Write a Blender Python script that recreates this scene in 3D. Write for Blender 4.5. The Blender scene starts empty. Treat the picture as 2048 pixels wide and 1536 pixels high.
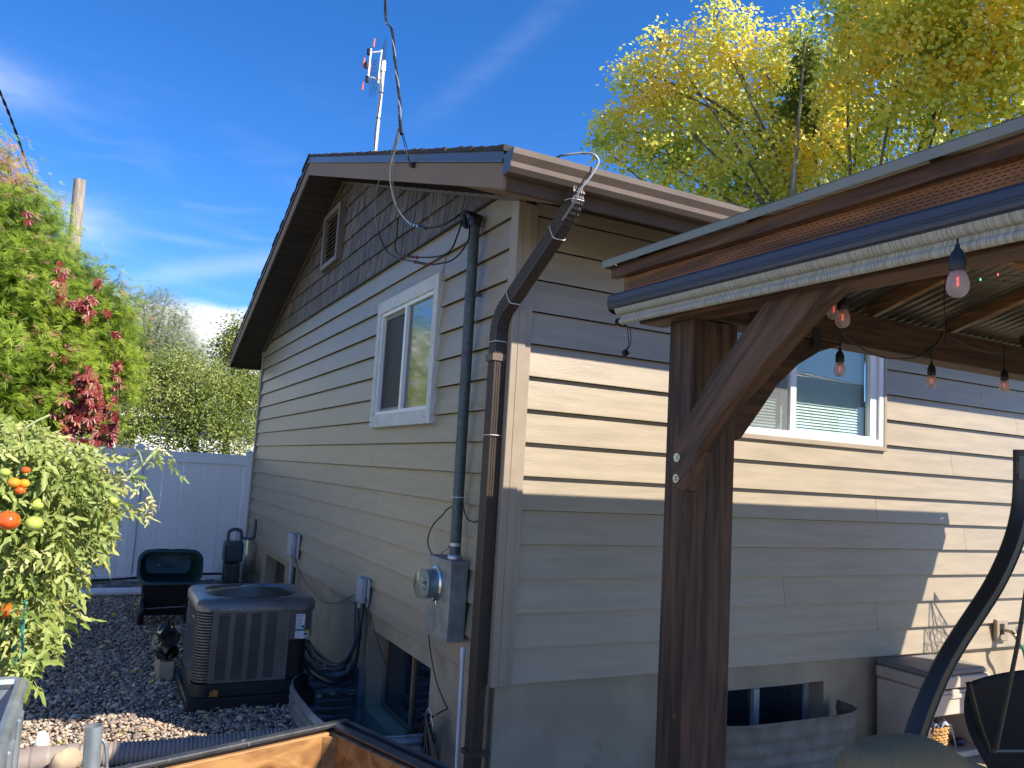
import bpy, math, random
import numpy as np
from mathutils import Vector, Matrix
random.seed(7); RNG=np.random.default_rng(7)
S=bpy.context.scene; COL=S.collection
# ------------------------------------------------------------------ camera, sky, sun, exposure
YAW,PIT,ROL,FPX=0.46904343,0.11159592,0.05799465,1586.4787
CAM=Vector((-2.138968,-4.248417,1.230486))
_f=Vector((math.sin(YAW)*math.cos(PIT),math.cos(YAW)*math.cos(PIT),math.sin(PIT)))
_r=Vector((math.cos(YAW),-math.sin(YAW),0)); _u=_r.cross(_f)
_r2=_r*math.cos(ROL)+_u*math.sin(ROL); _u2=-_r*math.sin(ROL)+_u*math.cos(ROL)
cd=bpy.data.cameras.new('camera'); cam=bpy.data.objects.new('camera',cd); COL.objects.link(cam)
m=Matrix((( _r2.x,_u2.x,-_f.x,CAM.x),(_r2.y,_u2.y,-_f.y,CAM.y),(_r2.z,_u2.z,-_f.z,CAM.z),(0,0,0,1)))
cam.matrix_world=m
cd.sensor_width=36; cd.lens=FPX/2048*36; cd.clip_end=2000; cd.clip_start=.02
S.camera=cam
S.render.resolution_x=1024; S.render.resolution_y=768
SUN=Vector((.72,-1,1.13)).normalized()
EL=math.asin(SUN.z); AZ=math.atan2(SUN.x,SUN.y)
W=bpy.data.worlds.new('World'); S.world=W; W.use_nodes=True
S.view_settings.view_transform='Standard'; S.view_settings.look='None'; S.view_settings.gamma=1
S.view_settings.use_curve_mapping=False
S.view_settings.exposure=1.10
def sky():
    nt=W.node_tree; N=nt.nodes; L=nt.links; N.clear()
    out=N.new('ShaderNodeOutputWorld'); bg=N.new('ShaderNodeBackground'); bg.inputs[1].default_value=.092
    st=N.new('ShaderNodeTexSky'); st.sky_type='NISHITA'; st.sun_disc=False
    st.sun_elevation=EL; st.sun_rotation=AZ; st.altitude=1400; st.air_density=1.0; st.dust_density=.6; st.ozone_density=3.5
    hsv=N.new('ShaderNodeHueSaturation'); hsv.inputs['Saturation'].default_value=1.22; hsv.inputs['Value'].default_value=1.05
    ml=N.new('ShaderNodeMix'); ml.data_type='RGBA'; ml.blend_type='MULTIPLY'; ml.inputs[0].default_value=1; L.new(st.outputs[0],ml.inputs[6]); ml.inputs[7].default_value=(.98,1.02,1.20,1); L.new(ml.outputs[2],hsv.inputs['Color'])
    tc=N.new('ShaderNodeTexCoord'); sep=N.new('ShaderNodeSeparateXYZ'); L.new(tc.outputs['Generated'],sep.inputs[0])
    def mth(op,a,b=None,c=None,clamp=False):
        n=N.new('ShaderNodeMath'); n.operation=op; n.use_clamp=clamp
        for i,v in enumerate((a,b,c)):
            if v is None: continue
            if isinstance(v,(int,float)): n.inputs[i].default_value=v
            else: L.new(v,n.inputs[i])
        return n.outputs[0]
    az=mth('MULTIPLY',mth('ARCTAN2',sep.outputs[0],sep.outputs[1]),57.2958)
    el=mth('MULTIPLY',mth('ARCSINE',sep.outputs[2]),57.2958)
    def noise(sx,sy,sc,det=6,off=0,dist=.6):
        cb=N.new('ShaderNodeCombineXYZ'); L.new(mth('MULTIPLY_ADD',az,sx,off),cb.inputs[0]); L.new(mth('MULTIPLY',el,sy),cb.inputs[1])
        n=N.new('ShaderNodeTexNoise'); n.inputs['Scale'].default_value=sc; n.inputs['Detail'].default_value=det
        n.inputs['Distortion'].default_value=dist; L.new(cb.outputs[0],n.inputs['Vector']); return n.outputs[0]
    def gauss(x,w):
        q=mth('DIVIDE',x,w); return mth('EXPONENT',mth('MULTIPLY',mth('MULTIPLY',q,q),-1))
    def window(a,b,s):
        return mth('MULTIPLY',mth('SMOOTH_MIN',mth('MAXIMUM',mth('DIVIDE',mth('SUBTRACT',az,a),s),0),1,.2),
                   mth('SMOOTH_MIN',mth('MAXIMUM',mth('DIVIDE',mth('SUBTRACT',b,az),s),0),1,.2))
    n1=noise(.35,.9,1.0); n2=noise(.12,.5,1.1,off=9); n3=noise(.5,.5,.35,off=31)
    # wispy arc rising to the right
    s1=mth('MULTIPLY',gauss(mth('SUBTRACT',el,mth('ADD',mth('MULTIPLY',mth('SQRT',mth('MAXIMUM',mth('ADD',az,2),0)),1.45),8.6)),mth('MULTIPLY_ADD',n1,.9,.25)),mth('MULTIPLY',window(-3,40,6),.17))
    s2=mth('MULTIPLY',gauss(mth('SUBTRACT',el,mth('MULTIPLY_ADD',az,-.02,14.2)),.28),mth('MULTIPLY',window(-1,8,4),.09))
    # cloud bank low over the trees, extended out of view to light the gable
    edge=mth('MULTIPLY_ADD',n1,1.6,9.5)
    bank=mth('MULTIPLY',mth('SMOOTH_MAX',mth('DIVIDE',mth('SUBTRACT',edge,el),1.2),0,.3),mth('MULTIPLY_ADD',n3,.5,.5))
    bank=mth('MULTIPLY',bank,1.7); bank=mth('MULTIPLY',mth('SMOOTH_MIN',bank,1,.3),window(-175,17,6))
    puff=mth('MULTIPLY',gauss(mth('ADD',az,10.5),4.2),mth('MULTIPLY',gauss(mth('SUBTRACT',el,21.2),1.3),mth('MULTIPLY_ADD',n1,.6,.05)))
    s3=mth('MULTIPLY',gauss(mth('SUBTRACT',el,mth('MULTIPLY_ADD',az,.78,9.6)),1.1),mth('MULTIPLY',window(17,50,5),mth('MULTIPLY',n1,.07)))
    s4=mth('MULTIPLY',gauss(mth('ADD',az,3.5),3),mth('MULTIPLY',gauss(mth('SUBTRACT',el,14.0),1.4),mth('MULTIPLY',n1,.5)))
    wisp=mth('MULTIPLY',mth('MULTIPLY',mth('MAXIMUM',mth('SUBTRACT',n2,.5),0),gauss(mth('SUBTRACT',el,14),7)),.35)
    tot=mth('ADD',mth('ADD',s1,s2),mth('ADD',mth('ADD',bank,puff),mth('ADD',mth('ADD',s3,s4),wisp)),clamp=True)
    mix=N.new('ShaderNodeMix'); mix.data_type='RGBA'; L.new(tot,mix.inputs[0]); L.new(hsv.outputs[0],mix.inputs[6]); mix.inputs[7].default_value=(6.6,6.8,7.1,1)
    L.new(mix.outputs[2],bg.inputs[0]); L.new(bg.outputs[0],out.inputs[0])
sky()
sd=bpy.data.lights.new('sun','SUN'); sd.energy=4.75; sd.angle=math.radians(.53); sd.color=(1,.91,.78)
so=bpy.data.objects.new('sun',sd); COL.objects.link(so); so.rotation_euler=SUN.to_track_quat('Z','Y').to_euler(); so.location=(20,-20,30)

# ------------------------------------------------------------------ helpers
def at(px,py,ax,val):
    """3-D point on the plane (axis ax = val) that a pixel of the 2048x1536 photograph looks at"""
    d=_r2*((px-1024)/FPX)-_u2*((py-768)/FPX)+_f
    return CAM+d*((val-CAM[ax])/d[ax])
ORG={}
class MB:
    def __init__(s): s.v=[]; s.f=[]
    def add(s,v,f):
        o=len(s.v); s.v+= [tuple(p) for p in v]; s.f+=[tuple(i+o for i in q) for q in f]; return s
    def box(s,x0,x1,y0,y1,z0,z1):
        return s.add([(x,y,z) for x in(x0,x1) for y in(y0,y1) for z in(z0,z1)],[(0,1,3,2),(4,6,7,5),(0,4,5,1),(2,3,7,6),(0,2,6,4),(1,5,7,3)])
    def obox(s,c,ax,ay,az):
        c=Vector(c);ax=Vector(ax);ay=Vector(ay);az=Vector(az)
        return s.add([c+ax*i+ay*j+az*k for i in(-1,1) for j in(-1,1) for k in(-1,1)],[(0,1,3,2),(4,6,7,5),(0,4,5,1),(2,3,7,6),(0,2,6,4),(1,5,7,3)])
    def bar(s,a,b,w,h,up=(0,0,1)):
        a=Vector(a);b=Vector(b);d=b-a;up=Vector(up)
        sx=d.cross(up)
        if sx.length<1e-5: sx=d.cross(Vector((1,0,0)))
        sx.normalize(); uz=sx.cross(d).normalized()
        return s.obox((a+b)/2,d/2,sx*w/2,uz*h/2)
    def prism(s,poly,vec):
        n=len(poly);vec=Vector(vec);p=[Vector(q) for q in poly]
        return s.add(p+[q+vec for q in p],[tuple(range(n))[::-1],tuple(range(n,2*n))]+[(i,(i+1)%n,n+(i+1)%n,n+i) for i in range(n)])
    def sweep(s,prof,path,ups=None,scales=None,cap=True,closed=False):
        """prof: list of (a,b); path: points; frames by parallel transport"""
        P=[Vector(p) for p in path]; n=len(P); k=len(prof)
        T=[]
        for i in range(n):
            if closed: t=P[(i+1)%n]-P[i-1]
            else: t=P[min(i+1,n-1)]-P[max(i-1,0)]
            T.append(t.normalized())
        u=Vector(ups) if ups is not None else (Vector((0,0,1)) if abs(T[0].z)<.9 else Vector((0,1,0)))
        u=(u-T[0]*u.dot(T[0])).normalized(); V=[]
        for i in range(n):
            if i: 
                q=T[i-1].rotation_difference(T[i]); u=q@u; u=(u-T[i]*u.dot(T[i])).normalized()
            w=T[i].cross(u); sc=scales[i] if scales is not None else 1
            V+=[P[i]+w*(a*sc)+u*(b*sc) for a,b in prof]
        F=[]
        for i in range(n if closed else n-1):
            j=(i+1)%n
            F+=[(i*k+q,i*k+(q+1)%k,j*k+(q+1)%k,j*k+q) for q in range(k)]
        if cap and not closed: F+=[tuple(range(k))[::-1],tuple(range((n-1)*k,n*k))]
        return s.add(V,F)
    def tube(s,path,r,n=8,cap=True,closed=False):
        rs=r if isinstance(r,(list,tuple)) else None
        prof=[(math.cos(2*math.pi*i/n)*(1 if rs else r),math.sin(2*math.pi*i/n)*(1 if rs else r)) for i in range(n)]
        return s.sweep(prof,path,None,rs,cap,closed)
    def lathe(s,prof,o,axis=(0,0,1),n=16):
        o=Vector(o);az=Vector(axis).normalized();ax=az.orthogonal().normalized();ay=az.cross(ax)
        V=[];F=[];k=len(prof)
        for i in range(n):
            a=2*math.pi*i/n
            for r,h in prof: V.append(o+az*h+(ax*math.cos(a)+ay*math.sin(a))*r)
        for i in range(n):
            j=(i+1)%n
            for q in range(k-1): F.append((i*k+q,j*k+q,j*k+q+1,i*k+q+1))
        return s.add(V,F)
    def disc(s,o,axis,r,n=16,th=.002):
        return s.lathe([(.0001,0),(r,0),(r,th),(.0001,th)],o,axis,n)
    def grid(s,rows):
        k=len(rows[0]);V=[p for r in rows for p in r]
        return s.add(V,[(i*k+j,i*k+j+1,(i+1)*k+j+1,(i+1)*k+j) for i in range(len(rows)-1) for j in range(k-1)])
    def build(s,name,mt,parent=None,smooth=False,bevel=0,solid=0,ang=35,seg=1):
        me=bpy.data.meshes.new(name); o=Vector(ORG.get(parent.name,(0,0,0))) if parent else Vector((0,0,0))
        me.from_pydata([(p[0]-o.x,p[1]-o.y,p[2]-o.z) for p in s.v],[],s.f)
        return finish(me,name,mt,parent,smooth,bevel,solid,ang,o,seg)
def finish(me,name,mt,parent=None,smooth=False,bevel=0,solid=0,ang=35,o=Vector((0,0,0)),seg=1):
    me.materials.append(mt)
    if smooth:
        me.polygons.foreach_set('use_smooth',[True]*len(me.polygons))
        try: me.set_sharp_from_angle(angle=math.radians(ang))
        except Exception: pass
    me.update()
    ob=bpy.data.objects.new(name,me); COL.objects.link(ob)
    if parent: ob.parent=parent
    ORG[ob.name]=o
    if solid: 
        md=ob.modifiers.new('solid','SOLIDIFY'); md.thickness=solid; md.offset=0
    if bevel:
        md=ob.modifiers.new('bevel','BEVEL'); md.width=bevel; md.segments=seg; md.limit_method='ANGLE'
    return ob
def tag(o,label=None,cat=None,group=None,kind=None):
    if label: o['label']=label
    if cat: o['category']=cat
    if group: o['group']=group
    if kind: o['kind']=kind
    return o
def thing(name,label,cat,loc,group=None):
    o=bpy.data.objects.new(name,None); COL.objects.link(o); o.location=loc; o.empty_display_size=.1
    ORG[o.name]=Vector(loc); return tag(o,label,cat,group)
def link_copy(src,name,parent,loc=None,mat4=None):
    c=src.copy(); c.name=name; COL.objects.link(c); c.parent=parent
    if mat4 is not None: c.matrix_local=mat4
    ORG[c.name]=ORG[parent.name] if parent else Vector((0,0,0)); return c
def np_mesh(name,V,F,mt,parent=None,tint=None,smooth=False,k=None):
    """V (n,3), F (m,k) numpy; tint per face-group -> attribute 'tint' on points"""
    me=bpy.data.meshes.new(name); o=ORG.get(parent.name,Vector((0,0,0))) if parent else Vector((0,0,0))
    V=V-np.array(o)[None]
    k=F.shape[1]; me.vertices.add(len(V)); me.vertices.foreach_set('co',V.astype(np.float32).ravel())
    me.loops.add(F.size); me.loops.foreach_set('vertex_index',F.astype(np.int32).ravel())
    me.polygons.add(len(F)); me.polygons.foreach_set('loop_start',np.arange(0,F.size,k,dtype=np.int32))
    if smooth: me.polygons.foreach_set('use_smooth',np.ones(len(F),dtype=bool))
    me.update(calc_edges=True)
    if tint is not None:
        a=me.attributes.new('tint','FLOAT','POINT'); a.data.foreach_set('value',tint.astype(np.float32))
    me.materials.append(mt)
    ob=bpy.data.objects.new(name,me); COL.objects.link(ob)
    if parent: ob.parent=parent
    ORG[ob.name]=o; return ob
def rotmats(n,up=None,spread=1.0):
    """random rotations; if up given (n,3) the template's z is aimed near up"""
    if up is None: z=RNG.normal(size=(n,3))
    else: z=up+RNG.normal(size=(n,3))*spread
    z/=np.linalg.norm(z,axis=1,keepdims=True)+1e-9
    a=RNG.normal(size=(n,3)); x=np.cross(a,z); x/=np.linalg.norm(x,axis=1,keepdims=True)+1e-9
    y=np.cross(z,x); return np.stack([x,y,z],axis=2)
def scatter(tv,tf,C,R,sc,tint):
    """instances of template tv (t,3), tf (m,k) at C with rotation R scale sc -> joined arrays"""
    n=len(C);t=len(tv)
    sc=np.asarray(sc); 
    if sc.ndim==1: sc=sc[:,None]
    X=np.einsum('nij,ntj->nti',R,tv[None]*sc[:,None,:])+C[:,None]
    F=(tf[None]+(np.arange(n)*t)[:,None,None]).reshape(-1,tf.shape[1])
    return X.reshape(-1,3),F,np.repeat(tint,t)

# ------------------------------------------------------------------ materials
def hexc(r,g,b): return (r,g,b,1)
def mat(name,col,rough=.6,metal=0,var=.15,scale=6,stretch=(1,1,1),bump=.15,bscale=60,bstretch=None,objvar=0,col2=None,detail=5,spec=.5,coat=0,dist=0,cont=(.35,.65),ior=None,wear=None,bdist=.003,rot=None):
    M=bpy.data.materials.new(name); M.use_nodes=True; nt=M.node_tree;N=nt.nodes;L=nt.links
    b=N['Principled BSDF']; b.inputs['Roughness'].default_value=rough; b.inputs['Metallic'].default_value=metal
    b.inputs['Specular IOR Level'].default_value=spec; b.inputs['Coat Weight'].default_value=coat
    if ior: b.inputs['IOR'].default_value=ior
    tc=N.new('ShaderNodeTexCoord'); mp=N.new('ShaderNodeMapping'); mp.inputs['Scale'].default_value=stretch; co=tc.outputs['Object']
    if rot: m0=N.new('ShaderNodeMapping'); m0.inputs['Rotation'].default_value=rot; L.new(co,m0.inputs[0]); co=m0.outputs[0]
    L.new(co,mp.inputs[0])
    src=mp.outputs[0]
    oi=N.new('ShaderNodeObjectInfo')
    if objvar:
        ad=N.new('ShaderNodeVectorMath'); ad.operation='ADD'; mu=N.new('ShaderNodeVectorMath'); mu.operation='SCALE'; mu.inputs['Scale'].default_value=37
        cb=N.new('ShaderNodeCombineXYZ'); [L.new(oi.outputs['Random'],cb.inputs[i]) for i in range(3)]
        L.new(cb.outputs[0],mu.inputs[0]); L.new(src,ad.inputs[0]); L.new(mu.outputs[0],ad.inputs[1]); src=ad.outputs[0]
    n=N.new('ShaderNodeTexNoise'); n.inputs['Scale'].default_value=scale; n.inputs['Detail'].default_value=detail; n.inputs['Distortion'].default_value=dist; L.new(src,n.inputs['Vector'])
    rp=N.new('ShaderNodeValToRGB'); e=rp.color_ramp.elements
    e[0].position,e[1].position=cont
    lo=tuple(max(0,c*(1-var)) for c in col)+(1,); hi=(tuple(col2) if col2 else tuple(c*(1+var) for c in col))+(1,)
    e[0].color=lo; e[1].color=hi; L.new(n.outputs[0],rp.inputs[0]); c=rp.outputs[0]
    if wear:
        wc,wsc,wth=wear; nw=N.new('ShaderNodeTexNoise'); nw.inputs['Scale'].default_value=wsc; nw.inputs['Detail'].default_value=8; nw.inputs['Roughness'].default_value=.7
        L.new(tc.outputs['Object'],nw.inputs['Vector']); r2=N.new('ShaderNodeValToRGB'); r2.color_ramp.elements[0].position=wth; r2.color_ramp.elements[1].position=wth+.05
        L.new(nw.outputs[0],r2.inputs[0]); mx=N.new('ShaderNodeMix'); mx.data_type='RGBA'; L.new(r2.outputs[0],mx.inputs[0]); L.new(c,mx.inputs[6]); mx.inputs[7].default_value=tuple(wc)+(1,); c=mx.outputs[2]
    if objvar:
        hs=N.new('ShaderNodeHueSaturation'); mr=N.new('ShaderNodeMapRange'); mr.inputs[3].default_value=1-objvar; mr.inputs[4].default_value=1+objvar
        L.new(oi.outputs['Random'],mr.inputs[0]); L.new(mr.outputs[0],hs.inputs['Value']); L.new(c,hs.inputs['Color']); c=hs.outputs[0]
    L.new(c,b.inputs['Base Color'])
    rr=N.new('ShaderNodeMapRange'); rr.inputs[3].default_value=max(0.01,rough-.08); rr.inputs[4].default_value=min(1,rough+.08); L.new(n.outputs[0],rr.inputs[0]); L.new(rr.outputs[0],b.inputs['Roughness'])
    if bump:
        m2=N.new('ShaderNodeMapping'); m2.inputs['Scale'].default_value=bstretch or stretch; L.new(co,m2.inputs[0])
        nb=N.new('ShaderNodeTexNoise'); nb.inputs['Scale'].default_value=bscale; nb.inputs['Detail'].default_value=4; L.new(m2.outputs[0],nb.inputs['Vector'])
        bp=N.new('ShaderNodeBump'); bp.inputs['Strength'].default_value=bump; bp.inputs['Distance'].default_value=bdist; L.new(nb.outputs[0],bp.inputs['Height']); L.new(bp.outputs[0],b.inputs['Normal'])
    return M
def leafmat(name,stops,trans=.35,rough=.5,shade=.0,spec=.4):
    """colour from per-leaf tint attribute"""
    M=bpy.data.materials.new(name); M.use_nodes=True; nt=M.node_tree;N=nt.nodes;L=nt.links
    b=N['Principled BSDF']; b.inputs['Roughness'].default_value=rough; b.inputs['Specular IOR Level'].default_value=spec
    at_=N.new('ShaderNodeAttribute'); at_.attribute_name='tint'; oi=N.new('ShaderNodeObjectInfo')
    ad=N.new('ShaderNodeMath'); ad.operation='ADD'; L.new(at_.outputs['Fac'],ad.inputs[0])
    if shade: 
        mu=N.new('ShaderNodeMath'); mu.operation='MULTIPLY'; mu.inputs[1].default_value=shade; L.new(oi.outputs['Random'],mu.inputs[0]); L.new(mu.outputs[0],ad.inputs[1])
    else: ad.inputs[1].default_value=0
    rp=N.new('ShaderNodeValToRGB'); cr=rp.color_ramp
    for i,(p,c) in enumerate(stops):
        e=cr.elements[i] if i<2 else cr.elements.new(p)
        e.position=p; e.color=tuple(c)+(1,)
    L.new(ad.outputs[0],rp.inputs[0]); L.new(rp.outputs[0],b.inputs['Base Color'])
    tr=N.new('ShaderNodeBsdfTranslucent'); L.new(rp.outputs[0],tr.inputs[0]); mx=N.new('ShaderNodeMixShader'); mx.inputs[0].default_value=trans
    out=N['Material Output']; L.new(b.outputs[0],mx.inputs[1]); L.new(tr.outputs[0],mx.inputs[2]); L.new(mx.outputs[0],out.inputs[0]); return M
def glassmat(name,tint=(1,1,1),ior=1.5,fac=1.0):
    M=bpy.data.materials.new(name); M.use_nodes=True; nt=M.node_tree;N=nt.nodes;L=nt.links; N.remove(N['Principled BSDF'])
    fr=N.new('ShaderNodeFresnel'); ge=N.new('ShaderNodeNewGeometry'); mi=N.new('ShaderNodeMapRange'); mi.inputs[3].default_value=ior; mi.inputs[4].default_value=1/ior; L.new(ge.outputs['Backfacing'],mi.inputs[0]); L.new(mi.outputs[0],fr.inputs[0]); t=N.new('ShaderNodeBsdfTransparent'); t.inputs[0].default_value=tuple(tint)+(1,)
    g=N.new('ShaderNodeBsdfGlossy'); g.inputs['Roughness'].default_value=.01; mx=N.new('ShaderNodeMixShader')
    L.new(fr.outputs[0],mx.inputs[0]); L.new(t.outputs[0],mx.inputs[1]); L.new(g.outputs[0],mx.inputs[2]); L.new(mx.outputs[0],N['Material Output'].inputs[0]); return M
def emis(name,col,st):
    M=bpy.data.materials.new(name); M.use_nodes=True; b=M.node_tree.nodes['Principled BSDF']; b.inputs['Base Color'].default_value=tuple(col)+(1,)
    b.inputs['Emission Color'].default_value=tuple(col)+(1,); b.inputs['Emission Strength'].default_value=st; return M
SID=(.318,.262,.186)
m_sidA=mat('siding_paint',SID,rough=.40,var=.085,scale=2.2,stretch=(1,1,9),bump=.4,bscale=22,bstretch=(1,1,9),objvar=.04,spec=.52,bdist=.002)
m_trim=mat('trim_paint',(.31,.25,.185),rough=.45,var=.05,bump=.05)
m_shake=mat('shake_stain',(.095,.068,.052),rough=.6,var=.55,scale=7,stretch=(6,6,.45),bump=1,bscale=22,bstretch=(5,5,.4),objvar=.28,col2=(.18,.135,.105),bdist=.006,cont=(.4,.6))
m_brown=mat('brown_metal',(.125,.088,.066),rough=.5,var=.08,bump=.03,spec=.45)
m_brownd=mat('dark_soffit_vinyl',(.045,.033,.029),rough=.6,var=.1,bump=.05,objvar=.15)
m_fascia=mat('fascia_metal',(.235,.160,.105),rough=.65,spec=.2,var=.06,scale=2,bump=.08,bscale=5,objvar=.04)
m_drip=mat('drip_edge_metal',(.10,.10,.11),rough=.35,metal=.4,var=.05,bump=0)
m_down=mat('downspout_metal',(.042,.027,.020),rough=.5,var=.1,bump=.02,spec=.5)
m_eave=mat('dark_brown_fascia',(.085,.052,.034),rough=.7,var=.08,bump=.02,spec=.2)
m_vent=mat('vent_vinyl',(.17,.135,.11),rough=.5,var=.06,bump=.02)
m_shing=mat('roof_shingle',(.045,.04,.038),rough=.95,var=.4,scale=40,bump=.6,bscale=300,objvar=.15)
m_conc=mat('foundation_concrete',(.34,.28,.20),rough=.9,var=.13,scale=3.2,bump=.9,bscale=75,detail=8,wear=((.27,.215,.15),2.3,.62),bdist=.004)
m_white=mat('white_vinyl',(.74,.75,.76),rough=.35,var=.02,bump=.02)
m_fence=mat('fence_vinyl',(.80,.81,.83),rough=.35,var=.03,scale=1.5,bump=.02)
m_wcase=mat('painted_wood_casing',(.56,.57,.55),rough=.6,var=.08,scale=12,stretch=(1,1,1),bump=.25,bscale=40,wear=((.40,.38,.33),22,.66))
m_dark=mat('dark_interior',(.008,.009,.012),rough=.8,var=.2,bump=0)
m_glassd=mat('dark_window_glass',(.012,.017,.03),rough=.025,var=.1,bump=.02,bscale=3,ior=1.75,spec=.9)
m_glassA=mat('reflective_window_glass',(.02,.025,.03),rough=.008,var=.02,bump=.003,bscale=2.2,ior=2.1,spec=1)
m_glassc=glassmat('clear_window_glass',(.86,.93,.92),1.5)
m_screen=mat('screen_mesh',(.03,.033,.036),rough=.55,var=.1,bump=.4,bscale=900,spec=.25)
m_blind=mat('blind_vinyl',(.78,.80,.80),rough=.4,var=.02,bump=0)
m_galv=mat('galvanized_steel',(.42,.46,.50),rough=.42,metal=.75,var=.18,scale=14,bump=.15,bscale=30,detail=8)
m_well=mat('well_steel',(.24,.28,.32),rough=.45,metal=.55,var=.25,scale=9,bump=.2,bscale=30,detail=8,wear=((.30,.30,.29),14,.62))
m_wellb=mat('dusty_well_steel',(.20,.175,.14),rough=.8,metal=.1,var=.25,scale=7,bump=.3,bscale=40,detail=8,wear=((.26,.23,.18),6,.6))
m_box=mat('meter_box_steel',(.30,.31,.30),rough=.5,metal=.5,var=.28,scale=9,bump=.2,bscale=30,detail=8,wear=((.36,.31,.24),9,.58))
m_pipe=mat('painted_conduit',(.065,.085,.092),rough=.5,metal=.3,var=.25,scale=30,bump=.3,bscale=60,wear=((.14,.16,.16),40,.66))
m_black=mat('black_rubber',(.012,.012,.013),rough=.45,var=.2,bump=.05)
m_blackp=mat('black_plastic',(.018,.018,.02),rough=.35,var=.15,bump=.05)
m_grayp=mat('gray_plastic',(.36,.38,.41),rough=.5,var=.06,bump=.03)
m_pvc=mat('white_pvc',(.62,.66,.72),rough=.4,var=.05,bump=.02)
m_ac=mat('ac_painted_steel',(.125,.112,.104),rough=.33,metal=.2,var=.08,bump=.03,spec=.6,coat=.15)
m_acd=mat('ac_black',(.010,.010,.011),rough=.5,var=.2,bump=.05)
m_sil=mat('bright_steel',(.6,.6,.58),rough=.25,metal=1,var=.1,bump=.05)
m_paper=mat('sticker_white',(.62,.64,.66),rough=.5,var=.04,bump=0)
m_teal=mat('sticker_teal',(.06,.22,.25),rough=.5,var=.04,bump=0)
m_yel=mat('sticker_yellow',(.62,.50,.06),rough=.5,var=.04,bump=0)
m_ink=mat('print_ink',(.05,.05,.06),rough=.6,var=.1,bump=0)
m_dial=mat('meter_dial',(.34,.33,.28),rough=.5,var=.1,bump=0)
m_red=mat('red_plastic',(.45,.02,.015),rough=.4,var=.1,bump=0)
m_cgreen=mat('cart_green_plastic',(.006,.035,.036),rough=.35,var=.12,bump=.05,spec=.5)
m_ground=mat('soil_ground',(.09,.075,.06),rough=1,var=.4,scale=5,bump=.8,bscale=60)
m_bounce=mat('bounce_concrete',(.38,.34,.27),rough=.9,var=.12,scale=3,bump=.3,bscale=90)
m_lawn=mat('lawn',(.045,.075,.02),rough=1,var=.4,scale=8,bump=.6,bscale=80)
m_tree=mat('bark',(.15,.13,.105),rough=.9,var=.45,scale=12,stretch=(1,1,.25),bump=.8,bscale=30,bdist=.01)
m_barkp=mat('pale_bark',(.30,.27,.22),rough=.9,var=.4,scale=9,stretch=(1,1,.3),bump=.6,bscale=30,bdist=.01)
m_pole=mat('weathered_pole_wood',(.30,.26,.215),rough=.95,var=.4,scale=7,stretch=(8,8,.5),bump=.9,bscale=14,bdist=.01,detail=8)
def wood(name,c,c2,axis,sc=7,rough=.55,coat=.15,var=.45,bump=.6,wear=None):
    st=[9,9,9]; st[axis]=.55
    return mat(name,c,rough=rough,var=var,scale=sc,stretch=tuple(st),bump=bump,bscale=sc*2,col2=c2,detail=10,coat=coat,dist=.7,bdist=.003,wear=wear)
m_postZ=wood('stained_timber_vertical',(.040,.017,.010),(.115,.055,.030),2,3.2,coat=0,rough=.7,bump=.9,wear=((.20,.11,.06),9,.665))
m_beamY=wood('stained_timber_along_y',(.065,.024,.010),(.15,.065,.028),1,3,coat=0,rough=.7,wear=((.02,.012,.008),10,.66))
m_beamX=wood('stained_timber_along_x',(.045,.017,.009),(.10,.042,.02),0,3,coat=0,rough=.75)
m_redw=wood('incised_red_timber',(.16,.062,.022),(.27,.105,.036),1,3,coat=0,rough=.7)
m_rafter=wood('rafter_timber',(.17,.075,.025),(.30,.15,.055),1,3)
m_ply=wood('plywood',(.25,.105,.035),(.44,.23,.085),0,2.0,rough=.5,coat=.2,var=.35,bump=.3)
m_rim=mat('chipped_black_paint',(.035,.038,.042),rough=.5,var=.3,scale=12,bump=.6,bscale=50,wear=((.50,.47,.42),17,.635),bdist=.003)
m_deck=wood('deck_boards',(.34,.28,.20),(.50,.42,.32),1,2.5,rough=.8,coat=0)
m_roofp=mat('pergola_roof_metal',(.12,.11,.08),rough=.35,metal=.5,var=.12,scale=3,bump=.05)
m_trimo=mat('olive_trim_metal',(.215,.21,.165),rough=.45,metal=.2,var=.06,bump=.03)
m_cass=mat('shade_cassette_metal',(.030,.037,.058),rough=.38,var=.06,bump=.03)
m_swing=mat('swing_frame_metal',(.028,.023,.018),rough=.4,var=.15,bump=.05,spec=.5)
m_seatf=mat('black_mesh_fabric',(.012,.013,.016),rough=.8,var=.3,scale=120,bump=.8,bscale=420)
m_cush=mat('olive_cushion_fabric',(.21,.155,.080),rough=.95,var=.10,scale=120,bump=.5,bscale=500)
m_bin=mat('taupe_resin',(.50,.415,.34),rough=.55,var=.05,bump=.1,bscale=90)
m_lid=mat('grey_resin_lid',(.20,.185,.175),rough=.6,var=.08,scale=30,bump=.2,bscale=120)
m_wick=mat('wicker',(.40,.215,.06),rough=.6,var=.4,scale=40,bump=.3,bscale=60)
m_cloth=mat('grey_cloth',(.33,.36,.44),rough=.9,var=.35,scale=20,bump=.5,bscale=60)
m_brass=mat('weathered_brass',(.36,.30,.22),rough=.4,metal=.9,var=.3,scale=30,bump=.2)
m_hose=mat('green_hose',(.02,.24,.16),rough=.45,var=.1,bump=.1)
m_drain=mat('drain_pipe_plastic',(.235,.195,.175),rough=.6,var=.12,scale=8,bump=.1)
m_lead=mat('white_cable_jacket',(.62,.61,.57),rough=.5,var=.05,bump=0)
m_wgrey=mat('grey_cable_jacket',(.20,.21,.22),rough=.45,var=.08,bump=0)
m_soil=mat('potting_soil',(.10,.06,.035),rough=1,var=.5,scale=30,bump=1,bscale=90,bdist=.01)
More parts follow.
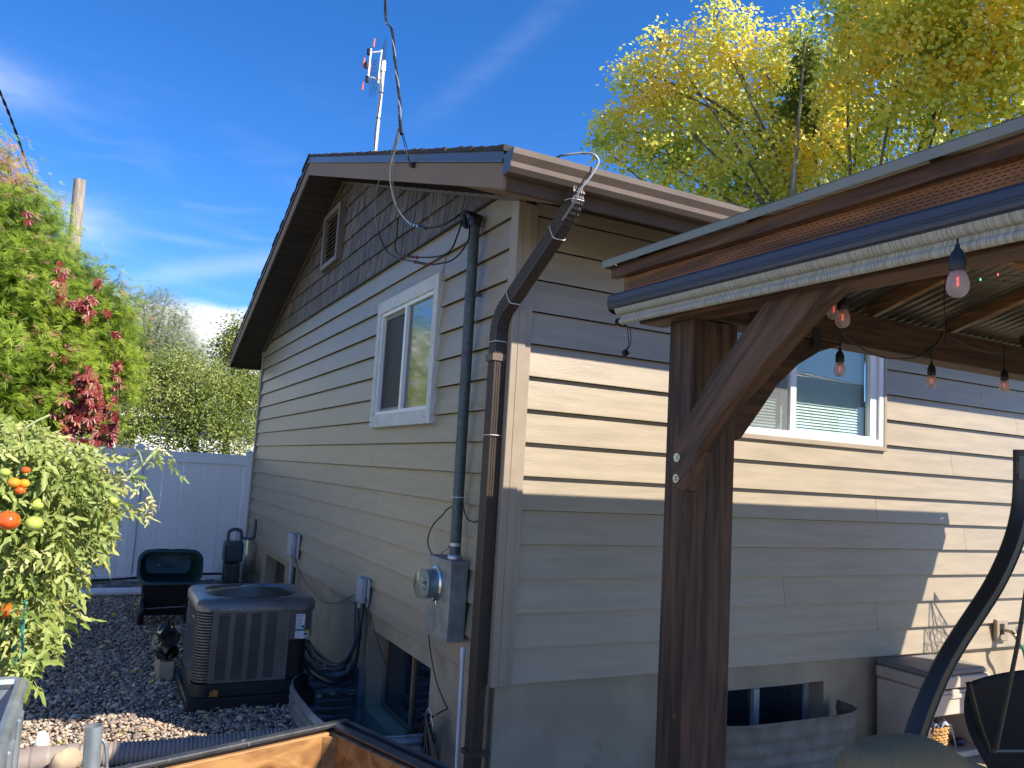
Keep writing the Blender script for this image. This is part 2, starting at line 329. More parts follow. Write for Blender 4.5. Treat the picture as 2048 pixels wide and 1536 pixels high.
m_bag=mat('black_bag_plastic',(.018,.017,.016),rough=.22,var=.3,scale=8,bump=.9,bscale=14,bdist=.02,wear=((.32,.24,.05),7,.66))
m_rock=mat('grey_rock',(.15,.13,.12),rough=.9,var=.35,scale=9,bump=.6,bscale=30,objvar=.3,bdist=.01)
m_tanrock=mat('tan_rock',(.33,.26,.175),rough=.85,var=.2,scale=9,bump=.4,bscale=30)
m_leafdry=mat('dry_leaf',(.42,.22,.06),rough=.7,var=.3,scale=30,bump=.2)
m_housew=mat('neighbour_white_siding',(.72,.74,.76),rough=.6,var=.04,bump=.05)
m_roofg=mat('neighbour_grey_roof',(.15,.14,.14),rough=.95,var=.25,scale=12,bump=.3)
m_steelred=mat('orange_director_plastic',(.75,.10,.06),rough=.4,var=.05,bump=0)
m_conn=mat('antenna_aluminium',(.62,.62,.60),rough=.35,metal=.5,var=.1,bump=0)
m_bulb=glassmat('frosted_bulb_glass',(.93,.88,.86),1.45)
def frosted():
    nt=m_bulb.node_tree;N=nt.nodes;L=nt.links;out=N['Material Output']; old=out.inputs[0].links[0].from_socket
    p=N.new('ShaderNodeBsdfDiffuse'); p.inputs[0].default_value=(.66,.58,.55,1); t=N.new('ShaderNodeBsdfTranslucent'); t.inputs[0].default_value=(.75,.68,.66,1)
    a=N.new('ShaderNodeMixShader'); L.new(p.outputs[0],a.inputs[1]); L.new(t.outputs[0],a.inputs[2]); b=N.new('ShaderNodeMixShader'); b.inputs[0].default_value=.42
    L.new(old,b.inputs[1]); L.new(a.outputs[0],b.inputs[2]); L.new(b.outputs[0],out.inputs[0])
frosted()
m_fil=emis('glowing_filament',(1,.12,.08),.55)
m_ledg=emis('green_led',(.1,.9,.3),1.2); m_ledr=emis('red_led',(1,.1,.08),1.5)
def fabricmat():
    M=mat('striped_shade_fabric',(.36,.36,.31),rough=.9,var=.2,bump=.3,bscale=300); nt=M.node_tree;N=nt.nodes;L=nt.links
    b=N['Principled BSDF']; tc=N.new('ShaderNodeTexCoord'); mp=N.new('ShaderNodeMapping'); mp.inputs['Scale'].default_value=(0.01,1,0.01); L.new(tc.outputs['Object'],mp.inputs[0])
    n=N.new('ShaderNodeTexNoise'); n.inputs['Scale'].default_value=135; n.inputs['Detail'].default_value=4; L.new(mp.outputs[0],n.inputs['Vector'])
    rp=N.new('ShaderNodeValToRGB'); e=rp.color_ramp.elements; e[0].position=.42;e[1].position=.54; e[0].color=(.25,.24,.205,1); e[1].color=(.40,.385,.33,1)
    L.new(n.outputs[0],rp.inputs[0]); L.new(rp.outputs[0],b.inputs['Base Color']); return M
m_fabric=fabricmat()
G=-.68       # gravel level (z = 0 is the bottom edge of the siding)
DK=-.62      # deck level
EX=.203      # siding exposure
def bands(u0,u1,v0,v1,holes):
    us=sorted({u0,u1}|{h[i] for h in holes for i in(0,1) if u0<h[i]<u1}); vs=sorted({v0,v1}|{h[i] for h in holes for i in(2,3) if v0<h[i]<v1})
    for a,b in zip(us,us[1:]):
        for c,d in zip(vs,vs[1:]):
            um,vm=(a+b)/2,(c+d)/2
            if not any(h[0]<um<h[1] and h[2]<vm<h[3] for h in holes): yield a,b,c,d
# ------------------------------------------------------------------ ground
def setting():
    b=MB()
    for a,c,d,e in bands(-400,400,-400,400,[(-3.6,10.5,-9,8.95)]): b.grid([[(a,d,-.75),(c,d,-.75)],[(a,e,-.75),(c,e,-.75)]])
    b.grid([[(-3.6,-9,-1.7),(10.5,-9,-1.7)],[(-3.6,8.95,-1.7),(10.5,8.95,-1.7)]]); o=b.build('ground',m_lawn); tag(o,kind='structure')
    o=MB().box(-3.3,.61,-9,-.0,G-.08,G+.012).build('patio',m_bounce); tag(o,kind='structure')  # unseen pale paving, added to bounce warm light up under the eave
    o=MB().box(-30,-6.2,-20,40,G-.1,G-.03).build('bounce_slab',m_bounce); tag(o,kind='structure')  # unseen pale ground, added to throw light back at the gable wall
    b=MB()
    for a,c,d,e in bands(-3.6,0.02,.005,8.95,[(-.66,.02,.76,2.56)]): b.box(a,c,d,e,-1.7,-.705)
    b.box(-.66,.02,.76,2.56,-1.7,-1.25); o=b.build('gravel_bed',m_ground); tag(o,kind='structure')
    b=MB()
    for a,c,d,e in bands(.61,10.5,-9,0.02,[(1.42,2.84,-.32,.02)]): b.box(a,c,d,e,-1.7,G-.07)
    o=b.build('yard_soil',m_ground); tag(o,kind='structure')
    # pebbles
    phi=(1+5**.5)/2
    iv=np.array([(-1,phi,0),(1,phi,0),(-1,-phi,0),(1,-phi,0),(0,-1,phi),(0,1,phi),(0,-1,-phi),(0,1,-phi),(phi,0,-1),(phi,0,1),(-phi,0,-1),(-phi,0,1)],float); iv/=np.linalg.norm(iv[0])
    fi=np.array([(0,11,5),(0,5,1),(0,1,7),(0,7,10),(0,10,11),(1,5,9),(5,11,4),(11,10,2),(10,7,6),(7,1,8),(3,9,4),(3,4,2),(3,2,6),(3,6,8),(3,8,9),(4,9,5),(2,4,11),(6,2,10),(8,6,7),(9,8,1)])
    Vs=[];Fs=[];Ts=[];off=0
    for var in range(5):
        tv=iv*(1+RNG.uniform(-.38,.25,size=(12,1)))
        n=12500
        C=np.stack([RNG.uniform(-3.0,-.02,n),RNG.uniform(0.1,8.6,n)**1.0,RNG.uniform(G-.026,G+.006,n)],1)
        ok=~((C[:,0]>-.62)&(C[:,1]>.85)&(C[:,1]<2.5)); C=C[ok]; n=len(C)
        sz=RNG.uniform(.0075,.0165,n)*(1+1.3*(RNG.random(n)<.05)); s3=np.stack([sz*RNG.uniform(.9,1.5,n),sz*RNG.uniform(.8,1.2,n),sz*RNG.uniform(.4,.75,n)],1)
        up=np.tile([0,0,1.],(n,1)); R=rotmats(n,up,.28)
        V,F,T=scatter(tv,fi,C,R,s3,RNG.random(n)); Vs.append(V);Fs.append(F+off);Ts.append(T);off+=len(V)
    pm=bpy.data.materials.new('pebbles'); pm.use_nodes=True; nt=pm.node_tree;N=nt.nodes;L=nt.links;b=N['Principled BSDF'];b.inputs['Roughness'].default_value=.8
    a=N.new('ShaderNodeAttribute');a.attribute_name='tint'; rp=N.new('ShaderNodeValToRGB'); cr=rp.color_ramp
    for i,(p,c) in enumerate([(0,(.13,.11,.10)),(.2,(.24,.20,.17)),(.4,(.38,.285,.20)),(.55,(.30,.205,.155)),(.68,(.44,.365,.285)),(.85,(.40,.32,.22)),(1,(.58,.52,.44))]):
        e=cr.elements[i] if i<2 else cr.elements.new(p); e.position=p; e.color=c+(1,)
    cr.interpolation='LINEAR'; L.new(a.outputs['Fac'],rp.inputs[0]); L.new(rp.outputs[0],b.inputs['Base Color'])
    tc=N.new('ShaderNodeTexCoord'); nz=N.new('ShaderNodeTexNoise'); nz.inputs['Scale'].default_value=160; L.new(tc.outputs['Object'],nz.inputs['Vector']); bp=N.new('ShaderNodeBump'); bp.inputs['Strength'].default_value=.4; bp.inputs['Distance'].default_value=.002; L.new(nz.outputs[0],bp.inputs['Height']); L.new(bp.outputs[0],b.inputs['Normal'])
    o=np_mesh('gravel',np.concatenate(Vs),np.concatenate(Fs),pm,tint=np.concatenate(Ts)); tag(o,'pale mixed river gravel covering the narrow side yard','gravel',kind='stuff')
    # deck
    dk=thing('deck','weathered tan board deck beside the house','deck',(3,-3,DK-.1))
    x=.62;i=0
    while x<7.6:
        MB().box(x,x+.138,-6.5,-.03,DK-.03,DK+random.uniform(-.001,.001)).build('board',m_deck,dk,bevel=.003); x+=.144
    MB().box(.62,7.7,-6.5,-.03,DK-.12,DK-.05).build('joists',m_dark,dk)
setting()
# ------------------------------------------------------------------ house
HX=10.5; HY=8.9; RX=-.42; RZ=4.62; SL=1/3; EY=-.62
def rz(y): return RZ-SL*abs(y-4.45)           # roof top line
def sz(y): return rz(y)-.185                    # soffit line at the wall
house=thing('house','single storey house with tan lap siding and dark shake gable','house',(0,0,G))
WA=(1.24,2.72,1.56,2.70)      # gable window (y0,y1,z0,z1)
WB=(1.62,3.33,1.605,2.62)     # eave-side window (x0,x1,z0,z1)
BA1=(1.03,2.42,-.80,-.148); BA2=(6.0,7.3,-.62,-.085); BB=(1.45,2.74,-.80,-.155)
def house_shell():
    b=MB()
    for a,c,d,e in bands(.03,HY-.03,-1.3,.01,[BA1,BA2]): b.box(.035,.24,a,c,d,e)
    for a,c,d,e in bands(.24,HX,-1.3,.01,[BB]): b.box(a,c,.035,.24,d,e)
    b.build('foundation',m_conc,house)
    b=MB()
    for a,c,d,e in bands(.03,HY-.03,.012,3.04,[(WA[0],WA[1],WA[2],WA[3])]): b.box(.0325,.15,a,c,d,e)
    for a,c,d,e in bands(.15,HX,.012,2.93,[(WB[0],WB[1],WB[2],WB[3])]): b.box(a,c,.03,.15,d,e)
    b.prism([(.03,.03,3.04),(.03,HY-.03,3.04),(.03,4.45,sz(4.45))],(.12,0,0))
    b.box(HX-.1,HX,.15,HY-.03,-1.3,2.93); b.box(.24,HX-.1,HY-.15,HY-.03,-1.3,2.93)
    b.build('wall_sheathing',m_dark,house)  # near-black colour stands in for the shade line under each siding lap
house_shell()
def boardA(y0,y1,z0,z1,parent=house,name='siding_board',mt=None):
    d=.027
    b=MB()
    k=(z1-z0)/EX
    prof=[(0,z0),(0,z0+.005),(d*k,z1-.004),(d+.004,z1-.004),(d+.004,z0+.007),(.004,z0)]
    b.prism([(x,y0,z) for x,z in prof],(0,y1-y0,0))
    return b.build(name,mt or m_sidA,parent)
def boardB(x0,x1,z0,z1,parent=house):
    d=.027;k=(z1-z0)/EX
    b=MB(); b.prism([(x0,y,z) for y,z in [(0,z0),(0,z0+.005),(d*k,z1-.004),(d+.004,z1-.004),(d+.004,z0+.007),(.004,z0)]],(x1-x0,0,0))
    return b.build('siding_board',m_sidA,parent)
JA={0:[7.04],1:[3.81,8.07],2:[4.33,8.53],3:[5.2,.96],4:[2.49,6.72],5:[5.88],6:[2.65,6.86],7:[3.57,7.78],8:[4.61],9:[6.86,],10:[5.88],11:[4.98],12:[4.08,8.28],13:[3.18,7.4],14:[3.64]}
JB={0:[4.9,8.2],1:[3.28,6.6],2:[2.3,5.7],3:[7.4],4:[4.36,8.0],5:[3.27,6.9],6:[5.4,8.8],7:[4.19,7.8],8:[6.3],9:[5.1,8.6],10:[4.6,8.0],11:[.9,6],12:[3.2,7],13:[5,9],14:[3,7.5]}
def siding():
    hA=(WA[0]+.01,WA[1]-.01,WA[2]+.01,WA[3]-.01); hB=(WB[0]-.01,WB[1]+.01,WB[2]-.01,2.7)
    for k in range(15):
        z0=k*EX+(.0 if k else 0);z1=(k+1)*EX
        cuts=sorted([.095]+JA[k]+[HY-.075])
        for a,c in zip(cuts,cuts[1:]):
            segs=[(a+(.0015 if a>.1 else 0),c-(.0015 if c<8.8 else 0),z0,z1)]
            out=[]
            for (p,q,r,s) in segs:
                if s<=hA[2] or r>=hA[3] or q<=hA[0] or p>=hA[1]: out.append((p,q,r,s)); continue
                if p<hA[0]: out.append((p,hA[0],r,s))
                if q>hA[1]: out.append((hA[1],q,r,s))
                if r<hA[2]: out.append((max(p,hA[0]),min(q,hA[1]),r,hA[2]))
                if s>hA[3]: out.append((max(p,hA[0]),min(q,hA[1]),hA[3],s))
            for (p,q,r,s) in out:
                if q-p<.01: continue
                if k==2 and False: pass
                boardA(p,q,r,s)
        if k==14: z1=2.95
        cuts=sorted([.125]+JB[k]+[HX])
        for a,c in zip(cuts,cuts[1:]):
            p,q=a+(.0015 if a>.13 else 0),c-.0015; out=[]
            if z1<=hB[2] or z0>=hB[3] or q<=hB[0] or p>=hB[1]: out=[(p,q,z0,z1)]
            else:
                if p<hB[0]: out.append((p,hB[0],z0,z1))
                if q>hB[1]: out.append((hB[1],q,z0,z1))
                if z0<hB[2]: out.append((max(p,hB[0]),min(q,hB[1]),z0,hB[2]))
                if z1>hB[3]: out.append((max(p,hB[0]),min(q,hB[1]),hB[3],z1))
            for (p,q,r,s) in out:
                if q-p>.01: boardB(p,q,r,s)
    # corner posts
    for i,(a,b) in enumerate([((-.014,-.014),(.082,.095))]):
        MB().box(-.014,.03,-.014,.093,-.008,2.93).build('corner_trim',m_trim,house,bevel=.003)
        MB().box(.0301,.084,-.014,.03,-.008,2.90).build('corner_trim',m_trim,house,bevel=.003)
        MB().box(.084,.127,-.004,.03,-.004,2.90).build('corner_channel',m_trim,house,bevel=.002)
    MB().box(-.014,.03,HY-.077,HY+.012,-.008,2.96).build('corner_trim',m_trim,house,bevel=.003)
    MB().box(.004,.03,.0935,.0985,-.004,2.95).build('corner_channel',m_trim,house)
siding()
def shakes():
    mats=m_shake; n=0
    for c in range(8):
        z0=15*EX+c*EX; z1=z0+EX; half0=(RZ-.185-z0)/SL; half1=(RZ-.185-z1)/SL
        if half0<.05: break
        ylo,yhi=max(.03,4.45-half0),min(HY-.03,4.45+half0); y=ylo
        vent=(4.33,5.08,3.50,4.12)
        while y<yhi-.01:
            w=random.choice([.075,.10,.13,.16,.19,.23]); e=min(yhi,y+w)
            if yhi-e<.05: e=yhi
            ztop=lambda yy:min(z1,sz(yy)+.02)
            dz=random.uniform(-.004,.004); pr=random.uniform(0,.005)
            g=.0045
            pts=[(y+g,z0+dz),(e-g,z0+dz),(e-g,max(z0+.012,ztop(e))),(y+g,max(z0+.012,ztop(y)))]
            b=MB(); V=[]
            for dx in (0,1):
                for q,(yy,zz) in enumerate(pts):
                    if dx==0: x=-.002-pr if q<2 else .014
                    else: x=.028
                    V.append((x,yy,zz))
            b.add(V,[(3,2,1,0),(4,5,6,7),(0,1,5,4),(1,2,6,5),(2,3,7,6),(3,0,4,7)])
            b.build('shake',m_shake,house); n+=1; y=e
    MB().box(-.006,.03,.09,HY-.09,15*EX-.012,15*EX-.001).build('shake_starter_strip',m_brownd,house)
shakes()
def roof():
    yE,yF=EY,HY+.62
    # deck
    b=MB()
    for (ya,yb) in ((yE,4.45),(yF,4.45)):
        b.prism([(RX+.02,ya,rz(ya)-.03),(RX+.02,yb,rz(yb)-.03),(RX+.02,yb,rz(yb)-.17),(RX+.02,ya,rz(ya)-.17)],(HX+.9,0,0))
    b.build('roof',m_dark,house)
    roofo=bpy.data.objects['roof']
    # shingle courses, near slope and far slope
    for side in (-1,1):
        for k in range(36):
            d0=5.10-k*.142; d1=d0-.16
            if d1<0: d1=0
            y0,y1=4.45+side*d0,4.45+side*d1; z0,z1=RZ-SL*d0,RZ-SL*d1
            if side<0 and k<2: y0-=.0
            t=.010+random.uniform(0,.005); x0=RX-.012-random.uniform(0,.014)
            b=MB(); b.prism([(x0,y0,z0-.02),(x0,y0,z0+t),(x0,y1,z1+.001),(x0,y1,z1-.02)],(HX+.9,0,0)); b.build('shingle_course',m_shing,house)
    b=MB(); b.prism([(RX-.02,4.45-.13,RZ-.033),(RX-.02,4.45,RZ+.018),(RX-.02,4.45+.13,RZ-.033),(RX-.02,4.45,RZ-.01)],(HX+.9,0,0)); b.build('ridge_cap',m_shing,house)
    # rake: drip edge + fascia boards in lengths
    for side in (-1,1):
        E=4.45+side*5.07
        def pr(x0,x1,ya,yb,t,bm,name,mt,x=0,hip=0):
            b=MB(); b.prism([(x0,ya,rz(ya)-t),(x0,yb,rz(yb)-t),(x0,yb,rz(yb)-bm),(x0,ya,rz(ya)-bm)],(x1-x0,0,0)); return b.build(name,mt,house,bevel=.0015)
        pr(RX-.008,RX+.01,E,4.45+side*.0005,.004,.078,'drip_edge',m_drip)
        pr(RX-.016,RX-.008,E,4.45+side*.0005,.064,.084,'drip_edge',m_drip)
        cuts=[4.45+side*.0005,4.45+side*1.5,4.45+side*3.9,E]
        for i,(a,c) in enumerate(zip(cuts,cuts[1:])):
            pr(RX+.001-.001*i,RX+.02,a,c-side*.002,.084,.226,'rake_fascia',m_fascia)
        pr(RX+.02,-.002,E,4.45,.262,.27,'soffit_return',m_fascia) if False else None
    # gable soffit ribs (panels butt along the rake)
    for side in (-1,1):
        d=0.0
        while d<5.0:
            a,c=4.45+side*d,4.45+side*min(d+.165,5.04)
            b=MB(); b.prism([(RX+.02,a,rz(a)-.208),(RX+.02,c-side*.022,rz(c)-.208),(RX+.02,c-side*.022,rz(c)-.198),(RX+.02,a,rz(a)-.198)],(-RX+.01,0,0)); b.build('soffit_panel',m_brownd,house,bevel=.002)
            d+=.165
        a,c=4.45+side*.001,4.45+side*5.04
        b=MB(); b.prism([(RX+.02,a,rz(a)-.192),(RX+.02,c,rz(c)-.192),(RX+.02,c,rz(c)-.187),(RX+.02,a,rz(a)-.187)],(-RX+.03,0,0)); b.build('soffit_backing',m_dark,house)
        b=MB(); b.prism([(-.03,a,rz(a)-.236),(-.03,c-side*.55,rz(c-side*.55)-.236),(-.03,c-side*.55,rz(c-side*.55)-.2095),(-.03,a,rz(a)-.2095)],(.028,0,0)); b.build('frieze_channel',m_brown,house)
    # eave side: fascia, sloped soffit, boxed end
    MB().box(RX+.02,HX+.4,EY-.004,EY+.018,2.70,2.905).build('eave_fascia',m_eave,house,bevel=.002)
    MB().box(RX+.02,HX+.4,yF-.018,yF+.004,2.70,2.905).build('eave_fascia',m_eave,house,bevel=.002)
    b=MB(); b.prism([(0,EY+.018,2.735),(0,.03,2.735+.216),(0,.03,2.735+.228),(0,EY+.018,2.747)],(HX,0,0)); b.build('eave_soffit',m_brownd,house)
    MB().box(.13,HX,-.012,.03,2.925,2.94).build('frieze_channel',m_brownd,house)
    MB().prism([(RX+.0225,EY+.02,2.705),(RX+.0225,-.02,2.905),(RX+.0225,-.02,2.935),(RX+.0225,EY+.02,2.735)],(.40,0,0)).build('eave_return',m_fascia,house)
    # gutter
    prof=[(-.622,2.885),(-.622,2.775),(-.690,2.775),(-.709,2.800),(-.712,2.826),(-.735,2.862),(-.738,2.893),(-.728,2.897),(-.722,2.890),(-.728,2.865),(-.704,2.829),(-.701,2.803),(-.686,2.782),(-.629,2.782),(-.629,2.885)]
    b=MB(); b.prism([(RX-.005,y,z) for y,z in prof],(HX+.8,0,0)); g=b.build('gutter',m_brown,house)
    MB().prism([(RX-.008,y,z) for y,z in prof[:7]],(.003,0,0)).build('end_cap',m_drip,g)
    # roof vent
    MB().box(.4,.75,4.62,4.95,4.50,4.66).build('roof_vent',m_roofg,house,bevel=.01)
roof()
def gable_vent():
    y0,y1,z0,z1=4.38,5.05,3.505,4.115
    v=MB().box(-.065,.01,y0-.035,y0+.03,z0-.03,z1+.03).box(-.065,.01,y1-.03,y1+.035,z0-.03,z1+.03).box(-.065,.01,y0+.03,y1-.03,z0-.03,z0+.03).box(-.065,.01,y0+.03,y1-.03,z1-.03,z1+.03).build('gable_vent',m_vent,house,bevel=.004)
    MB().box(-.004,0,y0+.03,y1-.03,z0+.03,z1-.03).build('vent_backing',m_dark,v)
    n=11
    for i in range(n):
        z=z0+.05+i*(z1-z0-.09)/(n-1)
        MB().prism([(-.040,y0+.03,z-.018),(-.036,y0+.03,z-.020),(-.008,y0+.03,z+.014),(-.012,y0+.03,z+.017)],(0,y1-y0-.06,0)).build('louver',m_vent,v)
gable_vent()
def windowA():
    y0,y1,z0,z1=WA
    w=MB().box(-.028,.03,y0,y0+.085,z0,z1).box(-.028,.03,y1-.085,y1,z0,z1).box(-.028,.03,y0+.085,y1-.085,z0,z0+.11).box(-.028,.03,y0+.085,y1-.085,z1-.11,z1).build('window',m_wcase,house,bevel=.003)
    a,b,c,d=y0+.085,y1-.085,z0+.11,z1-.11; mid=(a+b)/2-.02
    fr=MB().box(-.012,.06,a,a+.03,c,d).box(-.012,.06,b-.035,b,c,d).box(-.012,.06,a+.03,b-.035,c,c+.03).box(-.012,.06,a+.03,b-.035,d-.03,d).box(-.018,.045,mid-.02,mid+.025,c+.03,d-.03)
    fr.build('frame',m_white,w,bevel=.002)
    MB().box(.012,.018,a+.03,mid-.02,c+.03,d-.03).build('pane',m_glassA,w)
    MB().box(.05,.056,mid+.025,b-.035,c+.03,d-.03).build('pane',m_glassA,w)
    s=MB();s.box(.022,.034,mid+.026,mid+.05,c+.031,d-.031).box(.022,.034,b-.06,b-.036,c+.031,d-.031).box(.022,.034,mid+.05,b-.06,c+.031,c+.06).box(.022,.034,mid+.05,b-.06,d-.06,d-.031)
    s.build('screen_frame',m_wgrey,w)
    MB().box(.027,.029,mid+.05,b-.06,c+.06,d-.06).build('screen',screen_m,w)
    for (yy,zz) in ((y0+.1,z0+.05),(y1-.05,z0+.05)): MB().disc((-.0285,yy,zz),(-1,0,0),.006,10).build('screw',m_dark,w)
screen_m=bpy.data.materials.new('see_through_screen'); screen_m.use_nodes=True
def _s():
    nt=screen_m.node_tree;N=nt.nodes;L=nt.links; b=N['Principled BSDF']; b.inputs['Base Color'].default_value=(.05,.055,.06,1); b.inputs['Roughness'].default_value=.6
    t=N.new('ShaderNodeBsdfTransparent'); mx=N.new('ShaderNodeMixShader'); mx.inputs[0].default_value=.62; L.new(t.outputs[0],mx.inputs[1]); L.new(b.outputs[0],mx.inputs[2]); L.new(mx.outputs[0],N['Material Output'].inputs[0])
_s()
screen_b=screen_m.copy(); screen_b.name='pale_window_screen'; screen_b.node_tree.nodes['Mix Shader'].inputs[0].default_value=.28; screen_b.node_tree.nodes['Principled BSDF'].inputs['Base Color'].default_value=(.25,.25,.25,1)
windowA()
def windowB():
    x0,x1,z0,z1=WB
    w=MB().box(x0-.04,x1+.035,-.006,.03,z0-.035,z0).box(x1+.0,x1+.035,-.006,.03,z0,z1).box(x0-.04,x0,-.006,.03,z0,z1).box(x0-.04,x1+.035,-.006,.03,z1,z1+.03).build('window',m_trim,house,bevel=.003)
    mid=2.36
    f=MB().box(x0,x0+.045,.0,.10,z0,z1).box(x1-.05,x1,.0,.10,z0,z1).box(x0+.045,x1-.05,.0,.10,z0,z0+.05).box(x0+.045,x1-.05,.0,.10,z1-.045,z1).box(mid-.03,mid+.03,.012,.09,z0+.05,z1-.045)
    f.build('frame',m_white,w,bevel=.003)
    MB().box(mid+.0301,x1-.0501,.02,.07,z0+.0501,z0+.07).box(x1-.13,x1-.0501,.02,.07,z0+.07,z1-.046).build('sash',m_white,w,bevel=.002)
    MB().box(mid+.031,x1-.131,.050,.054,z0+.071,z1-.047).build('pane',m_glassc,w)
    MB().box(x0+.046,mid-.031,.050,.054,z0+.051,z1-.047).build('pane',m_glassc,w)
    MB().box(x0+.046,mid-.031,.030,.031,z0+.051,z1-.047).build('screen',screen_b,w)
    z=z0+.075; s=None
    while z<z1-.05:
        for (a,c) in ((mid+.035,x1-.14),(x0+.05,mid-.035)):
            p=[(a,.098,z),(a,.100,z+.0215),(a,.118,z+.018),(a,.112,z+.002)]
            MB().prism([(a,.094,z+.000),(a,.096,z-.0005),(a,.112,z+.0215),(a,.110,z+.022)],(c-a,0,0)).build('blind_slat',m_blind,w)
        z+=.0225
    MB().box(x0+.05,x1-.06,.135,.14,z0+.05,z1-.05).build('blind_backing',m_blind,w)
windowB()
def basement_windows():
    for (y0,y1,z0,z1) in (BA1,BA2):
        mid=(y0+y1)/2-.02; dp=.17
        w=MB().box(dp,dp+.05,y0,y0+.04,z0,z1).box(dp,dp+.05,y1-.04,y1,z0,z1).box(dp,dp+.05,y0+.04,y1-.04,z1-.035,z1).box(dp,dp+.05,y0+.04,y1-.04,z0,z0+.04).box(dp-.01,dp+.04,mid-.02,mid+.02,z0+.04,z1-.035).build('window',m_fascia,house,bevel=.002)
        MB().box(dp+.01,dp+.015,y0+.04,mid-.02,z0+.04,z1-.035).build('pane',m_glassd,w); MB().box(dp+.02,dp+.025,mid+.02,y1-.04,z0+.04,z1-.035).build('pane',m_glassd,w)
    x0,x1,z0,z1=BB; mid=2.2
    w=MB().box(x1-.045,x1,.17,.22,z0,z1).box(x0,x0+.045,.17,.22,z0,z1).box(x0+.045,x1-.045,.17,.22,z1-.05,z1).box(x0+.045,x1-.045,.17,.22,z0,z0+.04).box(mid-.025,mid+.03,.155,.22,z0+.04,z1-.05).build('window',m_grayp,house,bevel=.002)
    MB().box(mid+.03,x1-.045,.19,.195,z0+.04,z1-.05).build('pane',m_glassd,w); MB().box(x0+.045,mid-.025,.19,.195,z0+.04,z1-.05).build('pane',m_glassd,w)
basement_windows()
def downspout():
    # ribbed rectangular leader: vertical at the corner, offset elbow up to the gutter
    def prof(w,d,rib=.004,n=4):
        P=[]; 
        for (ax,ay,bx,by) in ((-w,-d,w,-d),(w,-d,w,d),(w,d,-w,d),(-w,d,-w,-d)):
            L=math.hypot(bx-ax,by-ay); nx,ny=(by-ay)/L,-(bx-ax)/L
            P.append((ax,ay))
            for i in range(n):
                for t,o in ((.12+.8*(i+.15)/n,0),(.12+.8*(i+.35)/n,-rib),(.12+.8*(i+.65)/n,-rib),(.12+.8*(i+.85)/n,0)):
                    P.append((ax+(bx-ax)*t+nx*o,ay+(by-ay)*t+ny*o))
        return P
    pr=prof(.048,.036)
    A=Vector((-.058,.083,-.95)); B=Vector((-.058,.083,2.09)); Bm=Vector((-.058,.04,2.19)); C=Vector((-.05,-.03,2.245)); D=Vector((-.018,-.53,2.585)); Dm=Vector((-.010,-.625,2.66)); Ee=Vector((-.008,-.655,2.72)); Fp=Vector((-.008,-.658,2.785))
    ds=thing('downspout','dark brown ribbed downspout running down the house corner from the gutter','downspout',(-.058,.083,G))
    # the frame's first axis follows the wall
    MB().sweep(pr,[A,(A+B)/2,B],ups=(1,0,0)).build('leader',m_down,ds)
    def bez(a,b,c,n):
        return [a*(1-t)**2+b*2*t*(1-t)+c*t*t for t in [i/n for i in range(n+1)]]
    e1=bez(B+Vector((0,0,-.02)),Vector((-.058,.083,2.19)),C,16); sc=[1.03 if i%2 else .94 for i in range(17)]
    MB().sweep(pr,e1,ups=(1,0,0),scales=sc).build('elbow',m_down,ds)
    MB().sweep(pr,[C+(C-D)*.03,(C+D)/2,D],ups=(1,0,0)).build('offset_leader',m_down,ds)
    e2=bez(D-(D-C).normalized()*.02,Vector((-.009,-.655,2.665)),Fp+Vector((0,0,-.02)),18); sc=[1.05 if i%2 else .95 for i in range(19)]
    MB().sweep(pr,e2,ups=(1,0,0),scales=sc).build('elbow',m_down,ds)
    MB().sweep(prof(.040,.030),[Fp+Vector((0,0,-.06)),Fp],ups=(1,0,0)).build('outlet',m_brown,ds)
    MB().box(-.112,-.002,.030,.136,1.90,1.945).build('strap',m_brown,ds,bevel=.002)
    MB().box(-.1125,-.002,.0295,.1365,-.40,-.37).build('strap',m_down,ds,bevel=.002)
    def tie(c,ax,w,d,rot=None):
        q=[Vector((c[0]+w*math.copysign(abs(math.cos(a))**.4,math.cos(a)),c[1]+d*math.copysign(abs(math.sin(a))**.4,math.sin(a)),c[2])) for a in [i*math.pi/10 for i in range(20)]]
        if rot: R=Matrix.Rotation(rot,3,'X'); q=[R@(p-Vector(c))+Vector(c) for p in q]
        return MB().tube(q,.0028,6,closed=True)
    for c,r in (((-.058,.083,2.02),0),((-.058,.083,1.45),0),((-.009,-.657,2.715),.15),((-.02,-.515,2.57),1.0),((-.047,-.075,2.275),.97)):
        tie(c,0,.042,.054,r).build('cable_tie',m_lead,ds)
downspout()
